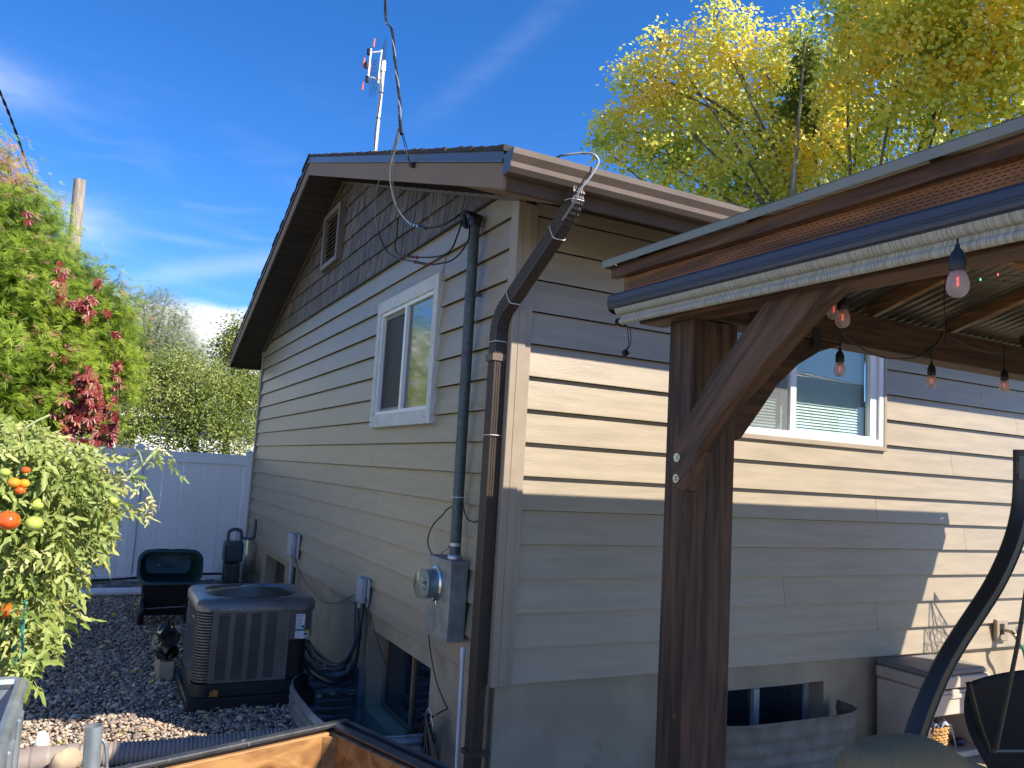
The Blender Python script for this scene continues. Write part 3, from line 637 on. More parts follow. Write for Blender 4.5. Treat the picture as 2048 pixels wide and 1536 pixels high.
# ------------------------------------------------------------------ side yard
def arc(c,r,a0,a1,n,pl='xz'):
    out=[]
    for i in range(n+1):
        a=a0+(a1-a0)*i/n; u,v=r*math.cos(a),r*math.sin(a)
        out.append(Vector((c[0]+u,c[1],c[2]+v)) if pl=='xz' else Vector((c[0]+u,c[1]+v,c[2])) if pl=='xy' else Vector((c[0],c[1]+u,c[2]+v)))
    return out
def spline(pts,n=8):
    """Catmull-Rom through the points"""
    P=[Vector(p) for p in pts]; P=[P[0]*2-P[1]]+P+[P[-1]*2-P[-2]]; o=[]
    for i in range(1,len(P)-2):
        a,b,c,d=P[i-1:i+3]
        for k in range(n):
            t=k/n; o.append(.5*((2*b)+(c-a)*t+(2*a-5*b+4*c-d)*t*t+(3*b-a-3*c+d)*t**3))
    o.append(P[-2]); return o
def fence():
    f=thing('vinyl_fence','white vinyl privacy fence closing off the end of the side yard','fence',(-1.6,8.97,G))
    zt=1.27
    posts=[-4.15,-1.645,-.046]
    for i,x in enumerate(posts):
        MB().box(x-.063,x+.063,8.916,9.03,G-.1,zt+.02).build('fence_post',m_fence,f,bevel=.004)
        c=MB(); c.box(x-.073,x+.073,8.914,9.04,zt+.0205,zt+.042); c.add([(x-.066,8.902,zt+.042),(x+.066,8.902,zt+.042),(x+.066,9.033,zt+.042),(x-.066,9.033,zt+.042),(x,8.967,zt+.075)],[(0,1,4),(1,2,4),(2,3,4),(3,0,4)])
        c.build('post_cap',m_fence,f)
    for a,b in zip(posts,posts[1:]):
        a+=.063;b-=.063
        MB().box(a,b,8.92,9.015,zt-.165,zt-.005).build('top_rail',m_fence,f,bevel=.004)
        MB().box(a,b,8.92,9.015,G,G+.09).build('bottom_rail',m_fence,f,bevel=.004)
        x=a; 
        while x<b-.01:
            e=min(b,x+.286); MB().box(x+.0015,e-.0015,8.948,8.985,G+.09,zt-.165).build('fence_panel',m_fence,f,bevel=.003); x=e
fence()
def bounce_fence():  # out of view, added so its sunlit face brightens the gable wall
    f=thing('vinyl_fence','unseen white vinyl fence behind the arborvitae, added to bounce light onto the gable','fence',(-6.0,8,G))
    y=-6.0
    while y<21:
        MB().box(-6.06,-5.94,y-.06,y+.06,G-.1,1.3).build('fence_post',m_fence,f); MB().box(-6.03,-5.97,y+.061,y+2.439,1.1,1.25).build('top_rail',m_fence,f)
        MB().box(-6.02,-5.98,y+.061,y+2.439,G,1.099).build('fence_panel',m_fence,f); y+=2.5
bounce_fence()
def ac():
    x0,x1,y0,y1=-1.36,-.46,2.36,3.26; zb,zt=-.505,.035; cx,cy=(x0+x1)/2,(y0+y1)/2
    u=thing('air_conditioner','dark grey outdoor air conditioner with louvred sides and round fan grille on top','air conditioner',(cx,cy,G))
    def rr(ax0,ax1,ay0,ay1,r,n=5,z=0):
        o=[]
        for (qx,qy,a) in ((ax1-r,ay1-r,0),(ax0+r,ay1-r,90),(ax0+r,ay0+r,180),(ax1-r,ay0+r,270)):
            for i in range(n+1):
                t=math.radians(a+90*i/n); o.append((qx+r*math.cos(t),qy+r*math.sin(t),z))
        return o
    R=.11
    MB().prism(rr(x0-.04,x1+.04,y0-.055,y1+.05,.03,3,G-.02),(0,0,.095)).build('mounting_pad',m_acd,u,bevel=.006)
    MB().prism(rr(x0-.008,x1+.008,y0-.008,y1+.008,R,6,G+.0755),(0,0,zb-G-.08)).build('base_pan',m_acd,u,smooth=True,bevel=.004)
    MB().prism(rr(x0+.035,x1-.035,y0+.035,y1-.035,R-.02,6,zb),(0,0,zt-zb)).build('coil',m_acd,u)
    # louvre rings on the rounded corners and sides: thin fins, left side and corners
    for (sx0,sx1,sy0,sy1,nm) in ((0,0,0,0,'corner_fins'),):
        n=24
        for (qx,qy,a0) in ((x0+R,y0+R,180),(x0+R,y1-R,90)):
            b=MB()
            for i in range(n):
                z=zb+.012+i*(zt-zb-.02)/n
                P=[];Q=[]
                for k in range(8):
                    t=math.radians(a0-4+98*k/7); P.append((math.cos(t),math.sin(t)))
                for (r1,r2,za,zc) in ((R,R-.028,z+.011,z+.002),):
                    V=[];F=[]
                    for (cx_,cy_) in P: 
                        V+= [(qx+cx_*r1,qy+cy_*r1,z),(qx+cx_*r1,qy+cy_*r1,z+.010),(qx+cx_*r2,qy+cy_*r2,z+.018),(qx+cx_*r2,qy+cy_*r2,z+.014)]
                    for k in range(7): F+=[(k*4+j,k*4+(j+1)%4,k*4+4+(j+1)%4,k*4+4+j) for j in range(4)]
                    b.add(V,F)
            b.build(nm,m_ac,u)
    # front panel (faces the camera): frame with four slotted columns
    def slotpanel(A,B,nrm,cols,zlo,zhi,name):
        A=Vector(A);B=Vector(B);d=(B-A);L=d.length;d.normalize();nrm=Vector(nrm)
        edges=[0]
        for (c0,c1) in cols: edges+=[c0,c1]
        edges.append(L)
        b=MB()
        for k in range(0,len(edges),2):
            a,c=edges[k],edges[k+1]
            b.obox(A+d*((a+c)/2)+Vector((0,0,(zlo+zhi)/2)),d*(c-a)/2,nrm*.006,Vector((0,0,(zhi-zlo)/2)))
        for (c0,c1) in cols:
            for (za,zb_) in ((zlo,zlo+.02),(zhi-.02,zhi)):
                b.obox(A+d*((c0+c1)/2)+Vector((0,0,(za+zb_)/2)),d*(c1-c0)/2,nrm*.006,Vector((0,0,(zb_-za)/2)))
        b.build(name,m_ac,u,bevel=.001)
        for (c0,c1) in cols:
            b=MB(); n=34
            for i in range(n):
                z=zlo+.02+(i+.5)*(zhi-zlo-.04)/n; h=(zhi-zlo-.04)/n*.22
                o=A+d*((c0+c1)/2)+Vector((0,0,z)); b.obox(o+nrm*.002,d*(c1-c0)/2,nrm*.008+Vector((0,0,-.002)),Vector((0,0,h)))
            b.build('louvre_column',m_ac,u)
    slotpanel((x0+R,y0+.006,0),(x1-.20,y0+.006,0),(0,-1,0),[(.045,.125),(.165,.245),(.285,.365),(.405,.485)],zb,zt,'front_panel')
    slotpanel((x0+.006,y1-R,0),(x0+.006,y0+R,0),(-1,0,0),[(.03+i*.065,.085+i*.065) for i in range(10)],zb,zt,'side_panel')
    slotpanel((x0+R,y1-.006,0),(x1-R,y1-.006,0),(0,1,0),[(.04,.16),(.2,.32),(.36,.48)],zb,zt,'rear_panel')
    # electrical corner
    MB().prism([(x1-.2,y0,-.20),(x1-R,y0,-.20),(x1-R*.3,y0+R*.3,-.20),(x1,y0+R,-.20),(x1,y1-R,-.20),(x1-.2,y1-R,-.20)],(0,0,zt+.20)).build('service_panel',m_ac,u,smooth=True,bevel=.004)
    MB().box(x1-.218,x1-.2005,y0-.003,y0+.03,zb,zt).build('panel_edge',m_ac,u,bevel=.002)
    # cap with round opening
    ring=rr(x0-.012,x1+.012,y0-.012,y1+.012,R+.012,9); N_=len(ring)
    b=MB(); V=[];r0=.375
    lay=[]
    for (x,y,z) in ring:
        a=math.atan2(y-cy,x-cx); lay.append([(cx+r0*math.cos(a),cy+r0*math.sin(a),zt+.045),(cx+r0*math.cos(a),cy+r0*math.sin(a),zt+.082),(cx+(r0+.02)*math.cos(a),cy+(r0+.02)*math.sin(a),zt+.090),((x-cx)*.955+cx,(y-cy)*.955+cy,zt+.078),(x,y,zt+.052),(x,y,zt-.004),((x-cx)*.98+cx,(y-cy)*.98+cy,zt-.004)])
    V=[p for l in lay for p in l];k=7
    F=[(i*k+j,((i+1)%N_)*k+j,((i+1)%N_)*k+j+1,i*k+j+1) for i in range(N_) for j in range(k-1)]
    b.add(V,F).build('top_cap',m_ac,u,smooth=True,ang=50)
    MB().disc((cx,cy,zt+.0),(0,0,1),.39,32,.004).build('fan_well',m_acd,u)
    b=MB()
    for i in range(22):
        r=.07+i*.0142; b.tube(arc((cx,cy,zt+.118-.00006*i*i),r,0,2*math.pi*.999,40,'xy'),.0026,5,cap=False)
    for k in range(12):
        a=k*math.pi/6; b.tube([(cx+.05*math.cos(a),cy+.05*math.sin(a),zt+.121),(cx+.376*math.cos(a),cy+.376*math.sin(a),zt+.078)],.002,5)
    b.build('fan_grille',m_ac,u)
    MB().lathe([(.001,.0),(.085,0),(.085,.006),(.07,.012),(.001,.013)],(cx,cy,zt+.116),n=24).build('hub',m_ac,u,smooth=True)
    for k in range(3):
        a=k*2.094+.4; MB().prism([(cx+.05*math.cos(a-.3),cy+.05*math.sin(a-.3),zt+.03),(cx+.35*math.cos(a-.35),cy+.35*math.sin(a-.35),zt+.02),(cx+.34*math.cos(a+.35),cy+.34*math.sin(a+.35),zt+.05),(cx+.05*math.cos(a+.3),cy+.05*math.sin(a+.3),zt+.04)],(0,0,.003)).build('fan_blade',m_acd,u)
    # stickers
    yb=y0-.0015
    def st(xa,xb,za,zb2,mt,name='sticker'): return MB().box(xa,xb,yb-.001,yb+.0015,za,zb2).build(name,mt,u)
    s=st(-.615,-.545,-.115,.0,m_paper); 
    b=MB()
    for i in range(9): b.box(-.608,-.608+random.uniform(.03,.055),yb-.0018,yb-.001,-.012-i*.011,-.009-i*.011)
    b.box(-.567,-.549,yb-.0018,yb-.001,-.108,-.088); b.build('print',m_ink,s)
    st(-.615,-.545,-.133,-.117,m_teal)
    s=st(-.615,-.545,-.19,-.135,m_paper); b=MB()
    for i in range(4): b.box(-.608,-.608+random.uniform(.03,.055),yb-.0018,yb-.001,-.147-i*.01,-.144-i*.01)
    b.build('print',m_grayp,s)
    def wrap(t0,t1,za,zb2,mt,off=.0015):
        q=[(x1-R+ (R+off)*math.cos(math.radians(t)),y0+R+(R+off)*math.sin(math.radians(t))) for t in np.linspace(t0,t1,6)]
        b=MB(); b.grid([[(x,y,za) for x,y in q],[(x,y,zb2) for x,y in q]]); return b
    q=MB().box(-.572,-.5698,yb-.001,yb,-.2,-.14); 
    s=wrap(-90,-50,-.195,-.13,0).build('sticker',m_paper,u); wrap(-90,-50,-.140,-.128,0,.0022).build('print',m_yel,s); 
    b=wrap(-84,-62,-.166,-.152,0,.0024); b.build('print',m_ink,s)
    s=wrap(-48,-15,-.195,-.125,0).build('sticker',m_yel,u); b=wrap(-44,-20,-.150,-.142,0,.0024); b.build('print',m_ink,s)
    b=wrap(-44,-24,-.175,-.169,0,.0024); b.build('print',m_ink,s)
    MB().lathe([(.0001,.004),(.02,.003),(.024,0)],(x0-.001,y0+.32,-.06),(-1,0,0),16).build('badge',m_sil,u,smooth=True)
    for x in (x0+.13,(x0+x1)/2-.12,x1-.24): MB().disc((x,y0-.0125,zt+.02),(0,-1,0),.006,8).build('screw',m_acd,u)
    # refrigerant lines
    MB().tube(spline([(x1-.02,y0+.2,-.42),(x1+.06,y0+.1,-.50),(x1+.2,y0+.0,-.55),(x1+.36,2.46,-.50),(-.055,2.50,-.30),(-.05,2.52,-.1),(-.05,2.56,.06)]),.032,10).build('insulated_line',m_blackp,u,smooth=True)
    MB().tube(spline([(x1-.02,y0+.12,-.24),(x1+.06,y0+.02,-.36),(x1+.2,2.28,-.40),(x1+.32,2.33,-.30),(-.055,2.42,-.08),(-.05,2.44,.10)]),.016,8).build('whip_conduit',m_blackp,u,smooth=True)
    MB().tube(spline([(x1-.02,y0+.16,-.30),(x1+.05,y0+.04,-.40),(x1+.2,2.26,-.43),(x1+.33,2.36,-.33),(-.06,2.47,-.08),(-.05,2.46,.10)]),.010,8).build('control_wire',m_black,u,smooth=True)
    MB().obox((x1+.11,y0-.0,-.42),(.012,0,0),(0,.002,0),(0,.01,.02)).build('valve_tag',m_paper,u)
ac()
def ebox():
    # electric meter with conduit mast
    t=thing('electric_meter','weathered galvanized electric meter box with round glass meter and tall conduit mast','electric meter',(-.06,.6,G))
    y0,y1,z0,z1=.425,.80,.16,.655
    MB().box(-.125,-.004,y0,y1,z0,z1).build('meter_box',m_box,t,bevel=.004)
    MB().box(-.1285,-.1251,y0+.004,y1-.004,z0+.245,z1-.004).build('cover',m_box,t,bevel=.002)
    MB().box(-.1285,-.1251,y0+.004,y1-.004,z0+.004,z0+.24).build('cover',m_box,t,bevel=.002)
    MB().box(-.132,.0,y0-.006,y1+.006,z1-.03,z1+.004).build('lid',m_box,t,bevel=.002)
    c=(-.1286,.64,z1-.165); ax=(-1,-.0,0)
    MB().lathe([(.110,0),(.112,.01),(.098,.02),(.092,.018)],c,ax,32).build('ring',m_sil,t,smooth=True)
    MB().lathe([(.090,0),(.090,.075),(.001,.076)],c,ax,28).build('meter_body',m_galv,t,smooth=True)
    MB().lathe([(.094,.01),(.094,.10),(.090,.120),(.080,.126),(.001,.128)],c,ax,32).build('glass_cover',m_glassc,t,smooth=True)
    f=MB().lathe([(.001,.078),(.082,.078),(.082,.082),(.001,.083)],c,ax,28).build('dial_plate',m_dial,t)
    b=MB(); b.box(-.2135,-.2118,.60,.68,c[2]-.005,c[2]+.02); b.box(-.2135,-.2118,.61,.67,c[2]-.035,c[2]-.03); b.box(-.2135,-.2118,.615,.665,c[2]+.035,c[2]+.04); b.build('print',m_ink,t)
    MB().box(-.134,-.128,.575,.60,z0+.235,z0+.262).build('hasp',m_sil,t)
    MB().tube([(-.135,.60,z0+.25),(-.14,.60,z0+.22),(-.137,.59,z0+.205)],.004,6).build('seal',m_sil,t)
    # mast
    mb_=Vector((-.062,.520,z1+.004)); mt_=Vector((-.062,.548,2.90))
    MB().tube([mb_,mb_+(mt_-mb_)*.5,mt_],.0365,14,cap=True).build('conduit',m_pipe,t,smooth=True)
    MB().lathe([(.0375,0),(.046,.004),(.046,.02),(.0375,.03)],mb_,n=16).build('hub_fitting',m_galv,t,smooth=True)
    MB().tube([mb_+Vector((0,0,.085)),mb_+Vector((0,0,.105))],.039,14).build('strap',m_galv,t,smooth=True)
    for f_ in (.775,):
        p=mb_+(mt_-mb_)*f_; MB().tube([p-Vector((0,0,.012)),p+Vector((0,0,.012))],.041,14).build('strap',m_pipe,t,smooth=True)
        MB().box(-.050,-.0,p.y-.055,p.y-.036,p.z-.012,p.z+.012).build('strap_ear',m_pipe,t,bevel=.003)
    MB().tube([mt_-Vector((0,0,.03)),mt_+Vector((0,0,.012))],.044,14).build('collar',m_blackp,t,smooth=True)
    # weatherhead
    h=MB(); rows=[]
    for i in range(9):
        a=math.pi*i/8*.62; r=[]
        for j in range(12):
            q=2*math.pi*j/12; rr_=.052+.012*math.sin(a)
            r.append((mt_.x+rr_*math.cos(q),mt_.y-.05*0+rr_*1.0*math.sin(q)*math.cos(a*.6)+.085*(1-math.cos(a)),mt_.z+.012+.072*math.sin(a)+(.03*math.sin(q)*math.sin(a))))
        r.append(r[0]); rows.append(r)
    h.grid(rows); h.add(rows[-1][:12],[tuple(range(12))]); h.build('weatherhead',m_black,t,smooth=True)
    MB().obox((mt_.x,mt_.y+.105,mt_.z+.03),(.045,0,0),(0,.018,-.004),(0,.01,.045)).build('cable_entrance',m_black,t,bevel=.01)
    for i,a in enumerate((-1.1,.0,1.1)): MB().lathe([(.010,0),(.02,.004),(.02,.012),(.012,.014)],(mt_.x-.03+.02*i,mt_.y+.115,mt_.z+.02-.016*(i%2)),(-.2,1,-.1),10).build('grommet',m_blackp,t)
ebox()
def service():
    s=thing('service_drop','black and white overhead service cables looping down to the weatherhead','cable',(-.5,.85,3.3))
    X=-.60
    top=[(-1.05,-2.6,4.9)]; hd=at(800,262,0,-.56)
    P0=at(772,-6,0,-.56); P1=at(784,60,0,-.56);P2=at(791,130,0,-.56);P3=at(799,200,0,-.56)
    ext=P0+(P0-P1)*1.5+Vector((-.3,-1.5,.4)); far=ext+Vector((-1.5,-9,1.5))
    def tw(base,ph,r,n=150,turns=7):
        q=spline(base,n//(len(base)-1)); o=[]
        for i,p in enumerate(q):
            a=ph+i/len(q)*turns*2*math.pi; o.append(p+Vector((math.cos(a)*r,math.sin(a)*r,0)))
        return o
    base=[far,ext,P0,P1,P2,P3,hd]
    MB().tube(tw(base,0,.006),.0065,6).build('phase_cable',m_black,s,smooth=True)
    MB().tube(tw(base,2.1,.006),.0065,6).build('phase_cable',m_black,s,smooth=True)
    MB().tube(tw(base,4.2,.006),.005,6).build('neutral_cable',m_wgrey,s,smooth=True)
    MB().tube([at(801,240,0,-.56),at(803,268,0,-.56)],[.008,.013],8).build('wedge_clamp',m_black,s)
    knob=at(820,330,0,RX-.03)
    MB().tube([at(804,268,0,-.56),at(810,295,0,-.5),knob],.003,5).build('bail_wire',m_black,s)
    MB().tube([at(806,266,0,-.56),at(813,292,0,-.5),knob],.003,5).build('bail_wire',m_black,s)
    MB().lathe([(.001,0),(.016,0),(.02,.008),(.014,.016),(.02,.024),(.014,.032),(.018,.04),(.001,.042)],knob+Vector((.03,-.01,0)),(-1,-.35,-.15),12).build('insulator',m_black,s,smooth=True)
    def path(l): return spline([at(px,py,0,x) for px,py,x in l],8)
    w=[(802,266,-.56),(793,290,-.52),(782,330,-.48),(781,365,-.44),(790,405,-.38),(805,432,-.33),(819,447,-.30)]
    MB().tube(path(w),.0055,7).build('neutral_tail',m_lead,s,smooth=True)
    MB().tube(path([(819,447,-.30),(828,450,-.28),(838,453,-.27)]),.0025,5).build('bare_wire',m_sil,s)
    for i in range(3): MB().obox(at(823+6*i,448+2.2*i,0,-.28),(.006,0,0),(0,.017,-.006),(0,.003,.010)).build('split_bolt',m_sil,s,bevel=.003)
    MB().tube(path([(834,451,-.27),(850,456,-.26),(880,452,-.22),(905,440,-.16),(925,424,-.09)]),.0075,7).build('entrance_lead',m_black,s,smooth=True)
    MB().tube(path([(836,452,-.27),(852,457,-.26)]),.011,8).build('splice',m_black,s,smooth=True)
    a=[(797,255,-.56),(787,295,-.53),(774,330,-.50),(758,362,-.46),(751,400,-.42),(751,435,-.40),(756,462,-.38)]
    MB().tube(path(a),.0038,6).build('phase_tail',m_wgrey,s,smooth=True)
    MB().tube(path([(756,462,-.38),(768,494,-.35),(782,510,-.33),(800,518,-.31),(822,522,-.29),(855,529,-.26),(885,526,-.22),(906,519,-.18),(925,500,-.15),(939,470,-.12),(934,426,-.09)]),.0062,7).build('entrance_lead',m_black,s,smooth=True)
    b=[(799,255,-.56),(789,300,-.53),(786,340,-.50),(787,380,-.47),(793,410,-.43),(796,436,-.40)]
    MB().tube(path(b),.0035,6).build('phase_tail',m_wgrey,s,smooth=True)
    MB().tube(path([(796,436,-.40),(794,465,-.37),(790,495,-.34),(796,507,-.32),(812,512,-.30),(850,515,-.26),(884,511,-.22),(903,498,-.18),(915,470,-.14),(929,428,-.09)]),.0062,7).build('entrance_lead',m_black,s,smooth=True)
    for l in ([(808,512,-.30),(834,515,-.275)],[(830,524,-.28),(855,529,-.255)]):
        q=path(l); MB().tube(q,.010,8).build('splice',m_black,s,smooth=True)
        for p,d in ((q[0],q[1]-q[0]),(q[-1],q[-1]-q[-2])): MB().tube([p-d.normalized()*.006,p+d.normalized()*.006],.0135,8).build('splice_ring',m_red,s)
    # coax over the gutter
    c=thing('grey_gutter_cable','grey twin cable arching over the gutter lip and down the leader','cable',(0,-.7,2.9))
    MB().tube(spline([(-.08,-.45,2.96),(-.1,-.62,2.955),at(1130,310,1,-.70),at(1165,306,1,-.73),at(1187,309,1,-.76),at(1197,325,1,-.77),at(1180,355,1,-.77),at(1160,380,1,-.76),at(1148,405,1,-.73),at(1125,440,1,-.62)],6),.006,6).build('sheath',m_wgrey,c,smooth=True)
service()
def wires():
    w=thing('coiled_cable','coil of black cable with white ties hanging below the meter box','cable',(-.06,.64,-.3))
    def path(l,x=-.04): return spline([at(px,py,0,x) for px,py in l],8)
    MB().tube(path([(857,1270),(862,1310),(872,1360),(885,1395),(895,1418)]),.005,6).build('lead_in',m_black,w,smooth=True)
    MB().tube(path([(895,1418),(885,1422),(872,1430)]),.005,6).build('lead_in',m_black,w,smooth=True)
    c=at(872,1428,0,-.05)
    for i in range(9):
        dy=-.36+.085*i+random.uniform(-.02,.02); L=.36+random.uniform(-.05,.03); xx=-.04-.012*(i%3)
        q=[c+Vector((xx,0.01*i-.04,0)),c+Vector((xx,-dy*.5+.02,-L*.4)),c+Vector((xx,-dy,-L*.85)),c+Vector((xx,-dy+.035,-L)),c+Vector((xx,-dy+.06,-L*.8)),c+Vector((xx,-dy*.3+.03,-L*.3)),c+Vector((xx,0.0,0))]
        MB().tube(spline(q,6),.0075,6).build('cable_loop',m_black,w,smooth=True)
    MB().tube(arc(c+Vector((-.05,0,-.01)),.045,0,6.2,14,'yz'),.003,5).build('cable_tie',m_lead,w); MB().tube(arc(c+Vector((-.05,-.04,-.05)),.04,0.2,3.2,10,'yz'),.003,5).build('cable_tie',m_lead,w)
    k=thing('telephone_wire','thin dark wire sagging from the disconnect box across the basement window','cable',(-.03,2,0)); 
    MB().tube(path([(728,1185),(738,1215),(750,1265),(775,1335),(800,1375),(830,1415),(850,1430),(868,1433)],-.03),.0035,5).build('sheath',m_black,k,smooth=True)
    k=thing('conduit_pigtail','black cable bowing out beside the conduit above the meter box','cable',(-.05,.6,.9))
    MB().tube(path([(868,1114),(858,1096),(856,1075),(866,1050),(885,1030),(895,1018),(910,1010),(925,1003),(928,1020),(935,1038),(948,1044),(956,1042)],-.045),.005,6).build('sheath',m_black,k,smooth=True)
    MB().tube(path([(880,1114),(885,1104),(897,1097),(896,1092),(901,1094)],-.06),.0025,5).build('ground_wire',m_black,k,smooth=True)
    k=thing('cable_tie_ring','white cable tie ring round the meter conduit','cable tie',(-.06,.52,1.0)); MB().tube(arc((-.062,.524,1.055),.041,0,6.2,16,'xy'),.003,5).build('band',m_lead,k)
wires()
def boxes():
    d=thing('disconnect_box','light grey electrical disconnect on the siding behind the air conditioner','electrical box',(-.05,2.6,.1))
    MB().box(-.022,-.001,2.40,2.72,.03,.26).build('backplate',m_grayp,d,bevel=.004)
    MB().box(-.085,-.022,2.42,2.545,.055,.265).build('cover',m_grayp,d,bevel=.018,smooth=True,seg=3) 
    MB().lathe([(.028,0),(.028,.03),(.02,.04)],(-.055,2.48,.055),(0,0,-1),12).build('fitting',m_grayp,d,smooth=True)
    MB().tube(spline([(-.055,2.48,.03),(-.055,2.47,-.03),(-.06,2.43,-.12),(-.07,2.38,-.22)]),.019,8).build('flexible_conduit',m_black,d,smooth=True)
    e=thing('utility_box','light grey covered outlet box with conduit farther along the wall','electrical box',(-.05,5.4,.25))
    MB().box(-.02,-.001,5.16,5.52,.10,.37).build('backplate',m_grayp,e,bevel=.004)
    MB().box(-.085,-.02,5.24,5.46,.11,.375).build('cover',m_grayp,e,bevel=.02,smooth=True,seg=3)
    MB().tube([(-.045,5.30,.11),(-.045,5.30,-.75)],.022,10).build('conduit',m_grayp,e,smooth=True)
    MB().tube([(-.03,5.20,.0),(-.03,5.20,-.75)],.018,8).build('conduit',m_black,e,smooth=True)
    MB().tube(spline([(-.03,5.2,.05),(-.05,5.1,.12),(-.04,4.95,.02),(-.02,4.6,-.09),(-.02,3.9,-.16),(-.02,3.3,-.08),(-.03,2.75,.08)]),.0045,6).build('wire',m_black,e,smooth=True)
    p=thing('pvc_riser','white capped PVC pipe standing against the foundation by the corner','pipe',(-.045,.32,G))
    MB().tube([(-.045,.318,G-.1),(-.045,.335,.10)],.0135,12).build('pipe',m_pvc,p,smooth=True)
    MB().lathe([(.018,0),(.018,.05),(.012,.066),(.001,.068)],(-.045,.335,.085),n=14).build('cap',m_pvc,p,smooth=True)
boxes()
def wells():
    def well(path,z0,z1,mt,label,loc,pitch=.066):
        t=thing('window_well',label,'window well',loc)
        rows=[];n=int((z1-z0)/pitch*8)
        P=[Vector(p) for p in path]
        for i in range(n+1):
            z=z1-(z1-z0)*i/n; off=(.009 if pitch<.07 else .0065)*math.cos(2*math.pi*(z1-z)/pitch)-.009; r=[]
            for k,p in enumerate(P):
                d=(P[min(k+1,len(P)-1)]-P[max(k-1,0)]).normalized(); nn=Vector((-d.y,d.x,0)); q=p+nn*off; r.append((q.x,q.y,z))
            rows.append(r)
        MB().grid(rows).build('corrugated_wall',mt,t,smooth=True,solid=.002,ang=80)
        MB().tube([Vector((p.x,p.y,z1+.003)) for p in P],.0085,8).build('rolled_rim',mt,t,smooth=True)
        for p,q in ((P[0],P[1]),(P[-1],P[-2])): pass
        return t
    a=[]
    for i in range(41):
        s=math.pi*i/40; c,sn=math.cos(s),math.sin(s); a.append((-.012-.665*math.copysign(abs(sn)**.55,sn),1.66+.90*math.copysign(abs(c)**.62,c),0))
    t=well(a,-1.35,-.495,m_well,'galvanized corrugated window well below the side basement window',(-.3,1.66,G))
    MB().box(-.02,.03,2.48,2.60,-1.3,-.497).build('wall_flange',m_well,t)
    a=[]
    for i in range(41):
        s=math.pi*i/40; c,sn=math.cos(s),math.sin(s); a.append((2.13+.70*math.copysign(abs(c)**.42,c),-.01-.30*math.copysign(abs(sn)**.6,sn),0))
    a=a[::-1]
    t=well([Vector(p) for p in a][::-1],-1.2,-.29,m_wellb,'dusty corrugated steel window well beside the deck',(2.1,-.15,DK),.085)
wells()
